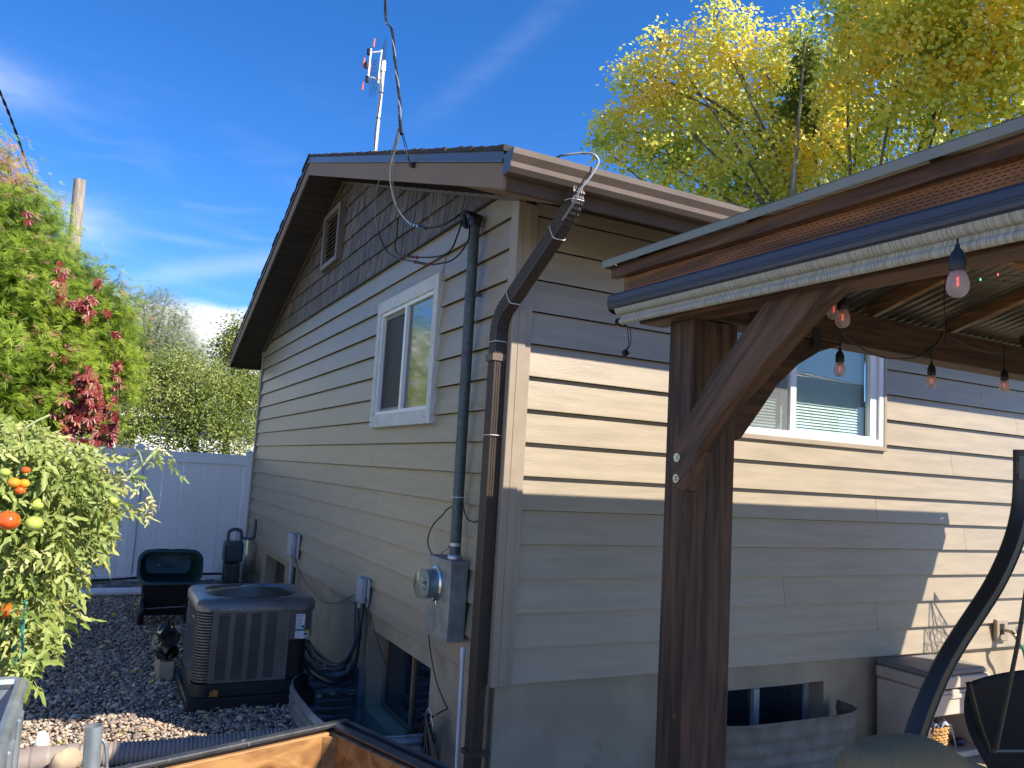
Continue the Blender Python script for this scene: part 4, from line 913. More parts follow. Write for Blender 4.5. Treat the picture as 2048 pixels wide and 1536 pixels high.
def cart():
    t=thing('yard_cart','dark green tipped yard dump cart standing on end by the fence','cart',(-1.3,5.9,G))
    # tub tipped up, open side toward the camera: built as nested rounded rectangles
    def rrect(cx,cz,w,h,r,n=5):
        o=[]
        for (qx,qz,a) in ((cx+w-r,cz+h-r,0),(cx-w+r,cz+h-r,90),(cx-w+r,cz-h+r,180),(cx+w-r,cz-h+r,270)):
            for i in range(n+1):
                s=math.radians(a+90*i/n); o.append((qx+r*math.cos(s),qz+r*math.sin(s)))
        return o
    def ringrow(cx,cz,w,h,r,y,tilt=.28): return [(x,y+(z-cz)*tilt,z) for x,z in rrect(cx,cz,w,h,r)]
    L=[(.335,.180,.12,5.66),(.345,.190,.125,5.64),(.345,.190,.125,5.60),(.315,.160,.11,5.595),(.300,.148,.10,5.63),(.24,.11,.07,5.95),(.001,.001,.0005,5.96)]
    rows=[]
    for (w,h,r,y) in L:
        q=ringrow(-1.325,-.045,w,h,r,y); rows.append(q+[q[0]])
    MB().grid(rows).build('tub',m_cgreen,t,smooth=True,ang=40)
    rows=[]
    for (w,h,r,y) in [(.335,.180,.12,5.66),(.31,.165,.12,5.9),(.27,.13,.1,6.02),(.001,.001,.0005,6.03)]:
        q=ringrow(-1.325,-.045,w,h,r,y); rows.append(q+[q[0]])
    MB().grid(rows).build('tub_shell',m_cgreen,t,smooth=True)
    for x in (-1.42,-1.22): MB().box(x-.07,x+.07,5.645,5.66,.142,.152).build('hand_slot',m_dark,t)
    for x in (-1.43,-1.20): MB().disc((x,5.88,-.06),(0,-1,0),.010,10).build('bolt',m_sil,t)
    MB().prism([(-1.60,5.62,-.22),(-1.05,5.62,-.20),(-1.09,5.72,-.60),(-1.56,5.72,-.60)],(0,.30,0)).build('chassis',m_acd,t,bevel=.02)
    for x in (-1.585,-1.10):
        MB().lathe([(.02,-.03),(.13,-.03),(.145,-.02),(.15,0),(.145,.02),(.13,.03),(.02,.03)],(x,5.62,G+.15),(1,0,0),22).build('wheel',m_black,t,smooth=True)
    MB().tube([(-1.55,5.60,-.50),(-1.10,5.60,-.48)],.006,6).build('axle',m_wgrey,t)
    # bag on block
    b=thing('concrete_block','pale concrete block lying beside the air conditioner','block',(-1.5,3.2,G)); MB().box(-1.53,-1.405,3.28,3.72,G-.01,-.54).build('block_body',m_conc,b,bevel=.006)
    g=thing('garden_bag','crumpled black and yellow garden bag slumped on the concrete block','bag',(-1.5,3.3,-.52)); rows=[]
    for i in range(15):
        z=-.53+.27*i/14; w=.135*math.sin(math.pi*min(1,(i+3.2)/17.6))**.45; r=[]
        for j in range(18):
            a=2*math.pi*j/17; k=1+.16*math.sin(3*a+i*.8)+.1*math.sin(7*a-i*1.3); r.append((-1.475+w*.72*k*math.cos(a)+.01*math.sin(i),3.48+w*1.7*k*math.sin(a),z+.02*math.sin(5*a)+.012*math.sin(3*a+i)))
        rows.append(r)
    MB().grid(rows).build('bag_body',m_bag,g,smooth=True,ang=60)
    p=thing('fallen_pipe','long white plastic pipe lying across the gravel near the fence','pipe',(-2.4,7.6,G)); MB().tube([(-3.4,7.75,G+.045),(-2.4,7.64,G+.05),(-1.3,7.60,G+.06)],.052,14).build('pipe',m_pvc,p,smooth=True)
    h=thing('black_hose','black irrigation hose lying along the bottom of the fence','hose',(-1.5,8.8,G)); MB().tube(spline([(-3.2,8.75,G+.03),(-2.4,8.8,G+.03),(-1.8,8.78,G+.05),(-1.2,8.75,G+.10),(-.5,8.8,G+.12),(-.2,8.7,G+.13)]),.018,8).build('tubing',m_black,h,smooth=True)
    for i in range(13):
        x=-2.9+i*.2+random.uniform(-.04,.04); y=8.2+random.uniform(-.2,.3); s=random.uniform(.08,.15)
        rock('border_rock',(x,y,G+.01),(s*1.3,s,s*.5),m_rock,'flat grey stone in the border row between the fallen pipe and the fence','rock','border stones by the fence')
def rock(name,c,s,mt,label,cat,group=None):
    phi=(1+5**.5)/2; V=[]
    n=7;m_=10
    b=MB(); rows=[]
    sd=random.random()*9
    for i in range(n+1):
        th=math.pi*i/n; r=[]
        for j in range(m_+1):
            a=2*math.pi*(j%m_)/m_; k=1+.13*math.sin(2*a+sd)+.10*math.sin(3*a+2*th+sd*2)+.07*math.cos(4*th+a+sd)
            r.append((c[0]+s[0]*k*math.sin(th)*math.cos(a),c[1]+s[1]*k*math.sin(th)*math.sin(a),c[2]+s[2]*k*math.cos(th)))
        rows.append(r)
    o=b.grid(rows).build(name,mt,None,smooth=True,ang=70); tag(o,label,cat,group); return o
cart()
def gas():
    t=thing('gas_meter','grey gas meter with curved piping at the far corner of the house','gas meter',(-.3,8.1,G))
    MB().box(-.42,-.16,8.0,8.3,-.30,.0).build('meter_body',m_grayp if False else m_pipe,t,bevel=.04,smooth=True,seg=3)
    MB().box(-.40,-.18,8.05,8.25,-.62,-.31).build('regulator',m_pipe,t,bevel=.03,smooth=True,seg=3)
    MB().tube(spline([(-.38,8.1,-.02),(-.38,8.1,.12),(-.33,8.1,.17),(-.25,8.1,.17),(-.20,8.1,.12),(-.20,8.1,-.02)],6),.024,10).build('inlet_pipe',m_pipe,t,smooth=True)
    MB().tube(spline([(-.20,8.1,.05),(-.12,8.05,.05),(-.05,7.98,.06),(-.04,7.95,.12),(-.04,7.95,.34)],6),.022,10).build('outlet_pipe',m_pipe,t,smooth=True)
    MB().box(-.26,-.14,8.35,8.45,-.02,.16).build('index_box',m_paper,t,bevel=.01)
    MB().tube([(-.42,8.0,-.7),(-.42,8.0,-.05)],.018,8).build('riser',m_pipe,t,smooth=True)
gas()
def drain():
    t=thing('corrugated_drainpipe','brown corrugated drain pipe lying across the sunlit gravel','drainpipe',(-1.9,1.4,G))
    A=Vector((-2.42,1.42,G+.035)); B=Vector((-.75,1.34,G+.045)); n=64; pth=[];sc=[]
    for i in range(n*4+1):
        f=i/(n*4); p=A.lerp(B,f); p.z+=.004*math.sin(f*9); pth.append(p)
        if f<.20 : sc.append(.078+ (.006 if (i//14)%2 else 0))
        else: sc.append([.068,.076,.076,.068][i%4])
    MB().tube(pth,sc,20).build('pipe',m_drain,t,smooth=True,ang=60)
    s=thing('galvanized_post','short galvanized steel pipe post standing in front of the gravel','post',(-2.09,-1.96,.2)); 
    MB().lathe([(.0205,-.9),(.0205,0),(.0175,0),(.0175,-.5)],(-2.088,-1.955,.545),(-.03,0,1),20).build('tube',m_galv,s,smooth=True)
    h=thing('bent_rod','thin bent steel rod hooked beside the galvanized post','rod',(-2.03,-1.9,.4)); MB().tube(spline([at(188,1477,1,-1.92),at(200,1477,1,-1.92),at(208,1484,1,-1.92),at(212,1500,1,-1.92),at(214,1545,1,-1.92)],6),.0042,8).build('rod',m_galv,h,smooth=True)
    rock('large_tan_stone',tuple(at(134,1523,2,-.60)),(.085,.07,.07),m_tanrock,'large smooth tan stone in front of the drain pipe','rock')
    rock('shaded_boulder',(-2.62,4.7,G+.05),(.26,.2,.14),m_rock,'large shaded grey boulder at the left edge of the gravel','rock')
    rock('white_shell',tuple(at(85,1483,2,-.55)),(.035,.02,.055),m_white,'bright white object standing on the gravel near the drain pipe','rock')
    for (px,py) in ((110,1525),(82,1532),(60,1528)):
        pass
    l=thing('fallen_leaf','dry orange leaf lying on the air conditioner pad edge','leaf',(-1.22,2.26,-.58)); MB().grid([[(-1.24+.03*i,2.29-.02*j,-.59+.03*j+.01*(i%2)) for i in range(3)] for j in range(3)]).build('blade',m_leafdry,l)
drain()
def woodbox():
    t=thing('raised_planter_box','large wooden raised planter box with chipped black rim and bare plywood inside','planter',(-1.6,-1.9,G))
    c=Vector((-1.253,-1.31,0)); u=Vector((-.746,-.251,0)).normalized(); v=Vector((.124,-.533,0)); v=(v-u*v.dot(u)).normalized()
    zt=.3; zb=-.60; Lu,Lv=1.25,1.3; th=.055
    # outer corner slightly beyond the visible rim corner
    def slab(a,b,w,z0,z1,name,mt,nrm,bev=.003):
        a=Vector(a);b=Vector(b); bm=MB(); bm.prism([tuple(a)+(), ] if False else [(a.x,a.y,z0),(b.x,b.y,z0),(b.x,b.y,z1),(a.x,a.y,z1)],nrm*w); return bm.build(name,mt,t,bevel=bev)
    inn_u,inn_v=v,u
    # left long wall (runs along u) : rim, plywood face inside
    slab(c,c+u*Lu,.012,zb,zt-.01,'outer_board',m_rim,-v*-1)
    slab(c+v*.0121,c+v*.0121+u*Lu,.02,zb,zt-.022,'plywood_lining',m_ply,v)
    slab(c-v*.004-u*.004,c-v*.004+u*Lu,.034,zt-.0095,zt+.006,'rim_board',m_rim,v,.004)
    # right wall (runs along v), double wall with slot
    slab(c,c+v*Lv,.010,zb,zt-.01,'outer_board',m_rim,-u*-1)
    slab(c+u*.055+v*.034,c+u*.055+v*Lv,.02,zb,zt-.022,'plywood_lining',m_ply,u)
    slab(c-u*.004+v*.037,c-u*.004+v*Lv,.016,zt-.0095,zt+.006,'rim_board',m_rim,u,.004)
    slab(c+u*.044+v*.037,c+u*.044+v*Lv,.033,zt-.0095,zt+.006,'rim_board',m_rim,u,.004)
    slab(c+u*Lu,c+u*Lu+v*Lv,.03,zb,zt,'outer_board',m_rim,-u); slab(c+v*Lv,c+v*Lv+u*Lu,.03,zb,zt,'outer_board',m_rim,-v)
    q=[c,c+u*Lu,c+u*Lu+v*Lv,c+v*Lv]; MB().prism([(p.x,p.y,zb) for p in q],(0,0,.25)).build('planter_soil',m_soil,t)
    s=[c+u*.055+v*.034+u*.02,c+u*.105+v*.034]; MB().box(0,0,0,0,0,0) if False else None
    cc=c+u*.076+v*.034
    MB().prism([(cc.x,cc.y,zb+.25),((cc+u*.035).x,(cc+u*.035).y,zb+.25),((cc+v*.035).x,(cc+v*.035).y,zb+.25)],(0,0,zt-.03-zb-.25)).build('corner_block',m_ply,t)
woodbox()
def antenna():
    t=thing('television_antenna','television antenna with orange tipped elements on a steel mast above the roof','antenna',(.33,4.5,RZ))
    A=Vector((.32,4.5,4.55)); B=at(768,122,1,4.5)
    MB().tube([A,A.lerp(B,.5),B],.026,10).build('mast',m_conn,t,smooth=True)
    def P(px,py,y=4.5): return at(px,py,1,y)
    b=MB(); 
    for a,c in (((762,103),(741,105)),((757,160),(735,152))): b.tube([P(*a),P(*c,4.3)],.010,6)
    b.tube([P(763,100),P(756,167)],.014,6); b.tube([P(742,98,4.3),P(735,165,4.3)],.014,6); b.build('frame',m_conn,t)
    for (p,q) in (((749,78),(747,94)),((729,116),(726,134)),((727,165),(724,180)),((741,130),(738,146))): MB().tube([P(*p,4.3),P(*q,4.3)],.011,6).build('director_tip',m_steelred,t)
    for (p) in ((738,103),(733,130),(735,158)): MB().tube([P(p[0],p[1]-5,4.28),P(p[0]-1,p[1]+6,4.28)],.022,8).build('driven_element',m_blackp,t)
    # reflector mesh, a bent grid screen
    b=MB(); 
    for (o0,o1,n1) in (((744,118),(757,118),6),((740,172),(756,160),6)): pass
    for i in range(9):
        f=i/8; b.tube([P(744+f*4,120+f*75-40*(0),4.55),P(752+f*2,122+f*60,4.6)],.0018,4)
    quadA=[P(752,118,4.45),P(741,125,4.75),P(738,197,4.75),P(753,180,4.45)]; quadB=[P(762,102,4.45),P(773,75,4.75),P(771,125,4.75),P(762,130,4.45)]
    for q in (quadA,quadB):
        for i in range(12):
            f=i/11; b.tube([q[0].lerp(q[3],f),q[1].lerp(q[2],f)],.0018,4)
        for i in range(5):
            f=i/4; b.tube([q[0].lerp(q[1],f),q[3].lerp(q[2],f)],.0018,4)
    b.build('reflector_screen',m_blackp,t)
    MB().obox(P(766,135),(.03,0,0),(0,.03,0),(0,0,.06)).build('mast_clamp',m_galv,t,bevel=.008)
    MB().tube(spline([P(736,150,4.3),P(748,157,4.4),P(760,160,4.46),P(763,180,4.46),P(756,230,4.47),P(751,260,4.46),P(749,300,4.46)]),.006,5).build('coax',m_black,t)
    for f in (.18,.5,.72): p=A.lerp(B,f); MB().tube([p-Vector((0,0,.006)),p+Vector((0,0,.006))],.029,10).build('tape_band',m_black,t)
antenna()
def pole():
    p=thing('utility_pole','weathered wooden utility pole rising above the arborvitae','utility pole',(-3.2,15.8,G))
    A=Vector((-3.02,15.8,G)); B=at(160,360,1,15.8)
    MB().tube([A,A.lerp(B,.5),A.lerp(B,.9),B],[.16,.145,.13,.125],14).build('shaft',m_pole,p,smooth=True)
    MB().tube([at(148,455,1,15.75),at(140,455,1,15.7)],.03,8).build('wire_clamp',m_blackp,p)
    w=thing('overhead_wire','twisted overhead wire sweeping from the utility pole to the upper left','cable',(-3.2,15.7,6)); q=spline([at(147,455,1,15.7),at(125,450,1,14.5),at(95,418,1,12.5),at(60,345,1,10.5),at(30,260,1,9.2),at(0,185,1,8.4),at(-60,60,1,7)],40)
    a=[p_+Vector((math.cos(i*.3)*.010,0,math.sin(i*.3)*.010)) for i,p_ in enumerate(q)]; b_=[p_-Vector((math.cos(i*.3)*.010,0,math.sin(i*.3)*.010)) for i,p_ in enumerate(q)]
    MB().tube(a,.011,5).build('strand',m_black,w,smooth=True); MB().tube(b_,.011,5).build('strand',m_black,w,smooth=True)
pole()
def neighbour():
    h=thing('neighbour_house','white single storey neighbouring house with grey roof beyond the fence','house',(-1,27,-.75))
    y=26.0;x0,x1=-5.0,7.5;zt=2.55
    hole=(-2.45,-1.15,1.0,2.25)
    b=MB()
    for a,c,d,e in bands(x0,x1,-.75,zt,[hole]): b.box(a,c,y+.03,y+.2,d,e)
    b.box(x0,x0+.2,y+.2,y+8,-.75,zt); b.box(x1-.2,x1,y+.2,y+8,-.75,zt); b.box(x0+.2,x1-.2,y+7.8,y+8,-.75,zt); b.build('wall',m_housew,h)
    z=-.7
    while z<zt-.05:
        for (a,c) in ((x0,x1),) if not(hole[2]-.2<z<hole[3]) else ((x0,hole[0]-.06),(hole[1]+.06,x1)):
            MB().prism([(a,y+.005,z),(a,y+.028,z+.2),(a,y+.03,z)],(c-a,0,0)).build('siding_board',m_housew,h)
        z+=.2
    w=MB().box(hole[0]-.06,hole[0]+.04,y-.01,y+.1,hole[2]-.06,hole[3]+.06).box(hole[1]-.04,hole[1]+.06,y-.01,y+.1,hole[2]-.06,hole[3]+.06).box(hole[0]+.04,hole[1]-.04,y-.01,y+.1,hole[2]-.06,hole[2]+.04).box(hole[0]+.04,hole[1]-.04,y-.01,y+.1,hole[3]-.04,hole[3]+.06).box(-1.85,-1.78,y,y+.1,hole[2]+.04,hole[3]-.04).build('window',m_white,h)
    MB().box(hole[0]+.04,hole[1]-.04,y+.1,y+.11,hole[2]+.04,hole[3]-.04).build('pane',m_glassA,w)
    b=MB(); b.prism([(x0-.4,y-.5,zt),(x0-.4,y+4,zt+1.35),(x0-.4,y+8.5,zt),(x0-.4,y+8.4,zt-.12),(x0-.4,y+4,zt+1.2),(x0-.4,y-.4,zt-.12)],(x1-x0+.8,0,0)); b.build('roof',m_roofg,h)
    MB().box(x0-.4,x1+.4,y-.53,y-.505,zt-.14,zt+.0).build('fascia',m_housew,h)
neighbour()
# ------------------------------------------------------------------ vegetation
def tpl_leaf(w=.5,fold=.15):      # pointed leaf, length 1 along x, folded
    v=np.array([(0,0,0),(.3,w*.5,fold),(.7,w*.42,fold),(1,0,-.05),(.7,-w*.42,fold),(.3,-w*.5,fold)],float); v[:,0]-=.1
    return v,np.array([(0,3,2,1),(0,5,4,3)])
def tpl_round():
    v=np.array([(0,0,0),(.25,.48,.1),(.75,.38,.08),(1,0,0),(.75,-.38,.08),(.25,-.48,.1)],float); return v,np.array([(0,3,2,1),(0,5,4,3)])
def tpl_spray(n=9,seed=1):        # feathery conifer spray: fan of slim fingers
    r=np.random.default_rng(seed); V=[];F=[]
    for i in range(n):
        a=(i-(n-1)/2)/n*1.15+r.uniform(-.1,.1); L=r.uniform(.5,.85); o=np.array([.75*r.random(),0,0]); d=np.array([math.cos(a),math.sin(a),r.uniform(-.35,.25)]); p=np.array([-d[1],d[0],0])*.021
        k=len(V); V+=[o-p*.6,o+d*L*.6-p,o+d*L,o+d*L*.6+p]; F.append((k,k+1,k+2,k+3))
    return np.array(V),np.array(F)
def inlobe(l,n,shell=.55):
    c=np.array(l[:3]);r=np.array(l[3:6]); d=RNG.normal(size=(n,3)); d/=np.linalg.norm(d,axis=1,keepdims=True)
    k=shell+(1-shell)*RNG.random(n)[:,None]**.7
    return c+d*r*k,d
def crown(lobes,total,cl,spread,shell=.5):
    vol=np.array([l[3]*l[4]*l[5] for l in lobes])**.67; vol/=vol.sum(); C=[];D=[]
    for l,v in zip(lobes,vol):
        k=max(1,int(total*v/cl)); c,d=inlobe(l,k,shell); s=np.repeat(c,cl,0)+RNG.normal(size=(k*cl,3))*spread; C.append(s);D.append(np.repeat(d,cl,0))
    return np.concatenate(C),np.concatenate(D)
def limbs(b,base,tops,r0,r1,bend=.3,n=6):
    for t in tops:
        A=Vector(base);B=Vector(t);M_=(A+B)/2+Vector((random.uniform(-bend,bend),random.uniform(-bend,bend),bend*.6)); q=[A*(1-s)**2+M_*2*s*(1-s)+B*s*s for s in [i/6 for i in range(7)]]
        b.tube(q,[r0+(r1-r0)*i/6 for i in range(7)],n)
F_cedar=leafmat('arborvitae_foliage',[(0,(.10,.16,.015)),(.3,(.20,.31,.025)),(.65,(.33,.44,.04)),(.88,(.44,.50,.08)),(1,(.52,.32,.18))],trans=.45,rough=.55)
F_pine=leafmat('pine_needles',[(0,(.08,.11,.045)),(.5,(.16,.20,.07)),(1,(.28,.30,.12))],trans=.25)
F_broad=leafmat('green_leaves',[(0,(.09,.14,.03)),(.45,(.20,.26,.05)),(.8,(.36,.39,.11)),(1,(.50,.48,.20))],trans=.45,rough=.35)
F_yel=leafmat('yellowing_leaves',[(0,(.32,.44,.08)),(.3,(.58,.66,.14)),(.55,(.88,.84,.20)),(.82,(.96,.80,.12)),(1,(.95,.64,.10))],trans=.58,rough=.4)
F_vine=leafmat('creeper_leaves',[(0,(.10,.010,.012)),(.45,(.21,.022,.022)),(.8,(.29,.07,.05)),(1,(.30,.20,.07))],trans=.3,rough=.35,shade=.9)
F_tom=leafmat('tomato_leaves',[(0,(.10,.16,.03)),(.4,(.23,.30,.065)),(.8,(.40,.44,.14)),(1,(.52,.50,.22))],trans=.35,rough=.5,shade=.5)
m_stem=mat('tomato_stem',(.30,.36,.16),rough=.6,var=.15,bump=.1)
def tree(name,label,cat,base,lobes,top,total,cl,spread,tpl,size,fm,bm,tr,shell=.5,tints=(0,1),topo=None,group=None,upd=.8,tintf=None,lean=1.3,face=None,every=1):
    t=thing(name,label,cat,base,group); B=Vector(base)
    b=MB(); b.tube([B-Vector((0,0,.3)),B.lerp(Vector(top),.35)+Vector((.05,.05,0)),B.lerp(Vector(top),.7),Vector(top)],[tr,tr*.75,tr*.5,tr*.15],10)
    b.build('trunk',bm,t,smooth=True)
    for i,l in enumerate(lobes[:60:every]):
        f=random.uniform(.35,.75); b=MB(); limbs(b,B.lerp(Vector(top),f),[l[:3]],tr*.2,tr*.04,.4)
        for q in range(4): limbs(b,l[:3],[tuple(l[j]+random.uniform(-.8,.8)*l[3+j] for j in range(3))],tr*.05,tr*.02,.2,5)
        b.build('limb',bm,t,smooth=True)
    C,D=crown(lobes,total,cl,spread,shell); n=len(C); R=rotmats(n,D*.35+np.array([0,0,upd*.35])+(np.array(tuple(SUN)) if face is None else np.array(face))*upd*lean,.55 if face is None else .75)
    sz=RNG.uniform(size*.7,size*1.3,n); nz=(np.sin(C[:,0]*2.1+C[:,2]*1.3)*np.cos(C[:,1]*1.7+C[:,2]*2.3))*.18
    ti=np.clip(RNG.beta(2,2,n)*(tints[1]-tints[0])+tints[0]+nz,0,1)
    if tintf is not None: ti=tintf(C,ti)
    V,F,T=scatter(*tpl,C,R,sz,ti); o=np_mesh('foliage',V,F,fm,t,T); return t
def cedars():
    def L(px,py,y,r): p=at(px,py,1,y); return (p.x,p.y,p.z,r,r,r*1.05)
    lobes=[L(-40,410,4.0,.42),L(20,470,4.1,.5),L(40,430,3.7,.30),L(70,585,3.9,.52),L(30,610,3.6,.62),L(105,545,4.1,.28),L(150,620,3.9,.45),L(120,700,3.7,.55),L(185,690,4.0,.38),L(190,760,4.1,.36),L(200,650,4.2,.32),L(212,720,4.0,.28),L(150,585,4.2,.2),
           L(40,740,3.4,.6),L(-60,650,3.6,.9),L(-140,500,4.2,.9),L(-160,800,3.8,1.0),L(30,850,3.6,.5),L(-50,330,4.2,.35),L(205,850,4.1,.16),L(165,830,4.2,.18)]
    def browner(C,ti):
        top=at(0,345,1,4.0); d=np.linalg.norm(C-np.array([top.x-.1,4.0,top.z]),axis=1); ti=np.clip(ti*.85,0,.9)
        return np.where((d<.42)&(RNG.random(len(C))<.75),1.0,np.where(RNG.random(len(C))<.035,1.0,ti))
    t=tree('arborvitae','large bright green arborvitae with browned tip leaning over the side yard','tree',(-3.35,4.3,G),lobes,(-3.35,4.2,3.9),44000,24,.075,tpl_spray(13),.10,F_cedar,m_tree,.14,shell=.62,upd=1.1,tintf=browner)
    # the row it belongs to (seen in the gable window's reflection)
    for i,(x,y,h,lab) in enumerate(((-5.0,9.2,4.9,'tall arborvitae nearest in the hedge row behind the leaning one'),(-5.0,11.0,5.5,'second arborvitae of the hedge row, level with the white fence'),(-5.0,12.7,5.3,'third arborvitae of the hedge row, just beyond the white fence'),(-5.1,14.4,5.7,'fourth arborvitae of the hedge row, tallest seen in the gable window'),(-5.0,16.1,5.4,'fifth arborvitae of the hedge row, beside the utility pole'),(-5.1,17.9,5.6,'last arborvitae at the far end of the hedge row'))):
        lb=[(x,y,G+.8+k*(h-.2)/6,1.0*(1-.11*k),1.1*(1-.11*k),.75) for k in range(7)]
        tree('arborvitae',lab,'tree',(x,y,G),lb,(x,y,h-.2),3600,8,.10,tpl_spray(9),.17,F_cedar,m_tree,.12,shell=.7,group='arborvitae hedge row',tints=(.15,.85))
cedars()
def vine():
    t=thing('creeper_vine','dark red creeper vine trailing through the side of the arborvitae','vine',(-2.4,3.6,G))
    # leaf of five leaflets
    def leafmesh(seed):
        r=np.random.default_rng(seed); V=[];F=[]
        for i,a in enumerate((-1.25,-.6,0,.6,1.25)):
            Ln=(.6,.85,1,.85,.6)[i]; d=np.array([math.cos(a),math.sin(a),0]); p=np.array([-d[1],d[0],0]); w=.20*Ln
            k=len(V); dz=-.25*Ln
            V+=[d*.05,d*.4*Ln+p*w+[0,0,.04],d*.75*Ln+p*w*.8+[0,0,dz*.4],d*Ln+[0,0,dz],d*.75*Ln-p*w*.8+[0,0,dz*.4],d*.4*Ln-p*w+[0,0,.04]]; F+=[(k,k+3,k+2,k+1),(k,k+5,k+4,k+3)]
        return np.array(V),np.array(F)
    protos=[]
    spots=[]
    def blob(px,py,rx,ry,y,n):
        for _ in range(n):
            a=random.random()*6.28; k=math.sqrt(random.random()); spots.append(at(px+rx*k*math.cos(a),py+ry*k*math.sin(a),1,y-.28+random.uniform(-.12,.12)))
    blob(165,800,42,55,3.30,70); blob(205,845,30,45,3.35,50); blob(150,860,35,25,3.3,20); blob(180,770,22,40,3.25,26); blob(130,830,25,40,3.35,16)
    blob(120,555,14,40,3.35,16); blob(150,600,38,14,3.4,22); blob(172,622,16,18,3.45,14); blob(232,755,7,40,3.6,16); blob(195,565,6,12,3.7,4); blob(215,625,9,5,3.7,4); blob(232,665,8,5,3.7,3); blob(60,430,10,10,3.4,2); blob(140,700,18,22,3.3,8)
    vs=[leafmesh(i) for i in range(3)]
    meshes=[]
    for i,(v,f) in enumerate(vs):
        o=np_mesh('leaf',v+np.array(ORG[t.name])[None]*0,f,F_vine,None,np.full(len(v),.1*i)); meshes.append(o.data); bpy.data.objects.remove(o)
    for i,p in enumerate(spots):
        o=bpy.data.objects.new('leaf',meshes[i%3]); COL.objects.link(o); o.parent=t
        z=Vector((random.uniform(-.2,.8),-1+random.uniform(-.4,.4),random.uniform(.1,.9))).normalized(); x=Vector((random.uniform(-.5,.5),0,-1)); x=(x-z*x.dot(z)).normalized(); y=z.cross(x); s=random.uniform(.05,.078)
        o.matrix_local=Matrix.Translation(p-ORG[t.name])@Matrix(((x.x,y.x,z.x,0),(x.y,y.y,z.y,0),(x.z,y.z,z.z,0),(0,0,0,1)))@Matrix.Scale(s,4)
    for l in ([(115,540),(130,600),(165,640)],[(190,560),(215,640),(232,740),(235,800),(225,870)],[(160,700),(180,760),(200,860)],[(150,830),(172,790),(185,760)]):
        MB().tube(spline([at(px,py,1,3.5) for px,py in l],6),.005,5).build('stem',m_tree,t)
vine()
def background():
    # broadleaf tree behind the fence
    def L(px,py,y,r,rz_=None): p=at(px,py,1,y); return (p.x,p.y,p.z,r,r,rz_ or r)
    lobes=[L(300,790,19,1.0),L(345,755,19.5,.85),L(410,765,20,.7),L(285,752,19,.5),L(380,790,19,1.1),L(440,805,19.5,.95),L(480,820,20,1.0),L(330,850,19,.8),L(400,860,19,.9),L(270,850,18.5,.55),L(470,880,19,.7),L(285,760,19,.8),L(250,860,18.4,.3)]
    tree('broadleaf_tree','leafy green broadleaf tree spreading above the fence in front of the white house','tree',(.1,19.2,-.75),lobes,tuple(at(400,760,1,19.4)),24000,20,.155,tpl_leaf(.5),.08,F_broad,m_tree,.16,shell=.35,upd=.5,tints=(.05,.95))
    lobes=[L(464,685,21,.42,.6),L(452,700,21,.55),L(490,690,21,.8,.9),L(480,760,21,.9),L(510,740,21.2,1.0),L(515,820,21,1.0),L(466,655,21,.22,.4),L(530,680,21.5,.9)]
    tree('broadleaf_tree','taller narrow green tree whose top shows beside the gable eave','tree',(1.1,21.2,-.75),lobes,tuple(at(475,650,1,21)),13000,20,.15,tpl_leaf(.5),.082,F_broad,m_tree,.15,shell=.35,upd=.5,tints=(.05,.95))
    lobes=[L(300,650,42,2.0),L(260,650,42,1.6),L(325,625,42,1.1),L(345,695,42,1.5),L(230,680,42,1.8),L(300,720,42,2.6),L(372,705,42,.9),L(398,735,42,1.0),L(365,640,42,.5),L(250,740,42,2.5),L(360,750,42,2.2),L(232,622,42,.6),L(288,612,42,.7),L(405,712,42,.45)]
    tree('pine_tree','dark blunt topped pine tree rising behind the broadleaf trees','tree',(-.8,42,-.75),lobes,tuple(at(300,640,1,42)),26000,12,.32,tpl_spray(7,5),.24,F_pine,m_tree,.35,shell=.6,upd=.8)
    # low distant trees closing the horizon
    for i,(x,y,h,w,lab) in enumerate([(-22,48,5,7,'low distant tree at the far left beyond the hedge'),(-12,60,6,8,'distant round tree behind the neighbouring roof'),(9,52,6.5,7,'distant tree hidden mostly behind the house gable'),(30,60,7,9,'distant tree beyond the right side of the house')]):
        tree('distant_tree',lab,'tree',(x,y,-.75),[(x,y,h*.55,w*.5,w*.4,h*.45),(x+w*.3,y+1,h*.4,w*.35,w*.3,h*.35),(x-w*.3,y,h*.4,w*.35,w*.3,h*.35)],(x,y,h*.6),3500,10,.5,tpl_leaf(.6),.4,F_broad,m_tree,.3,shell=.5)
background()
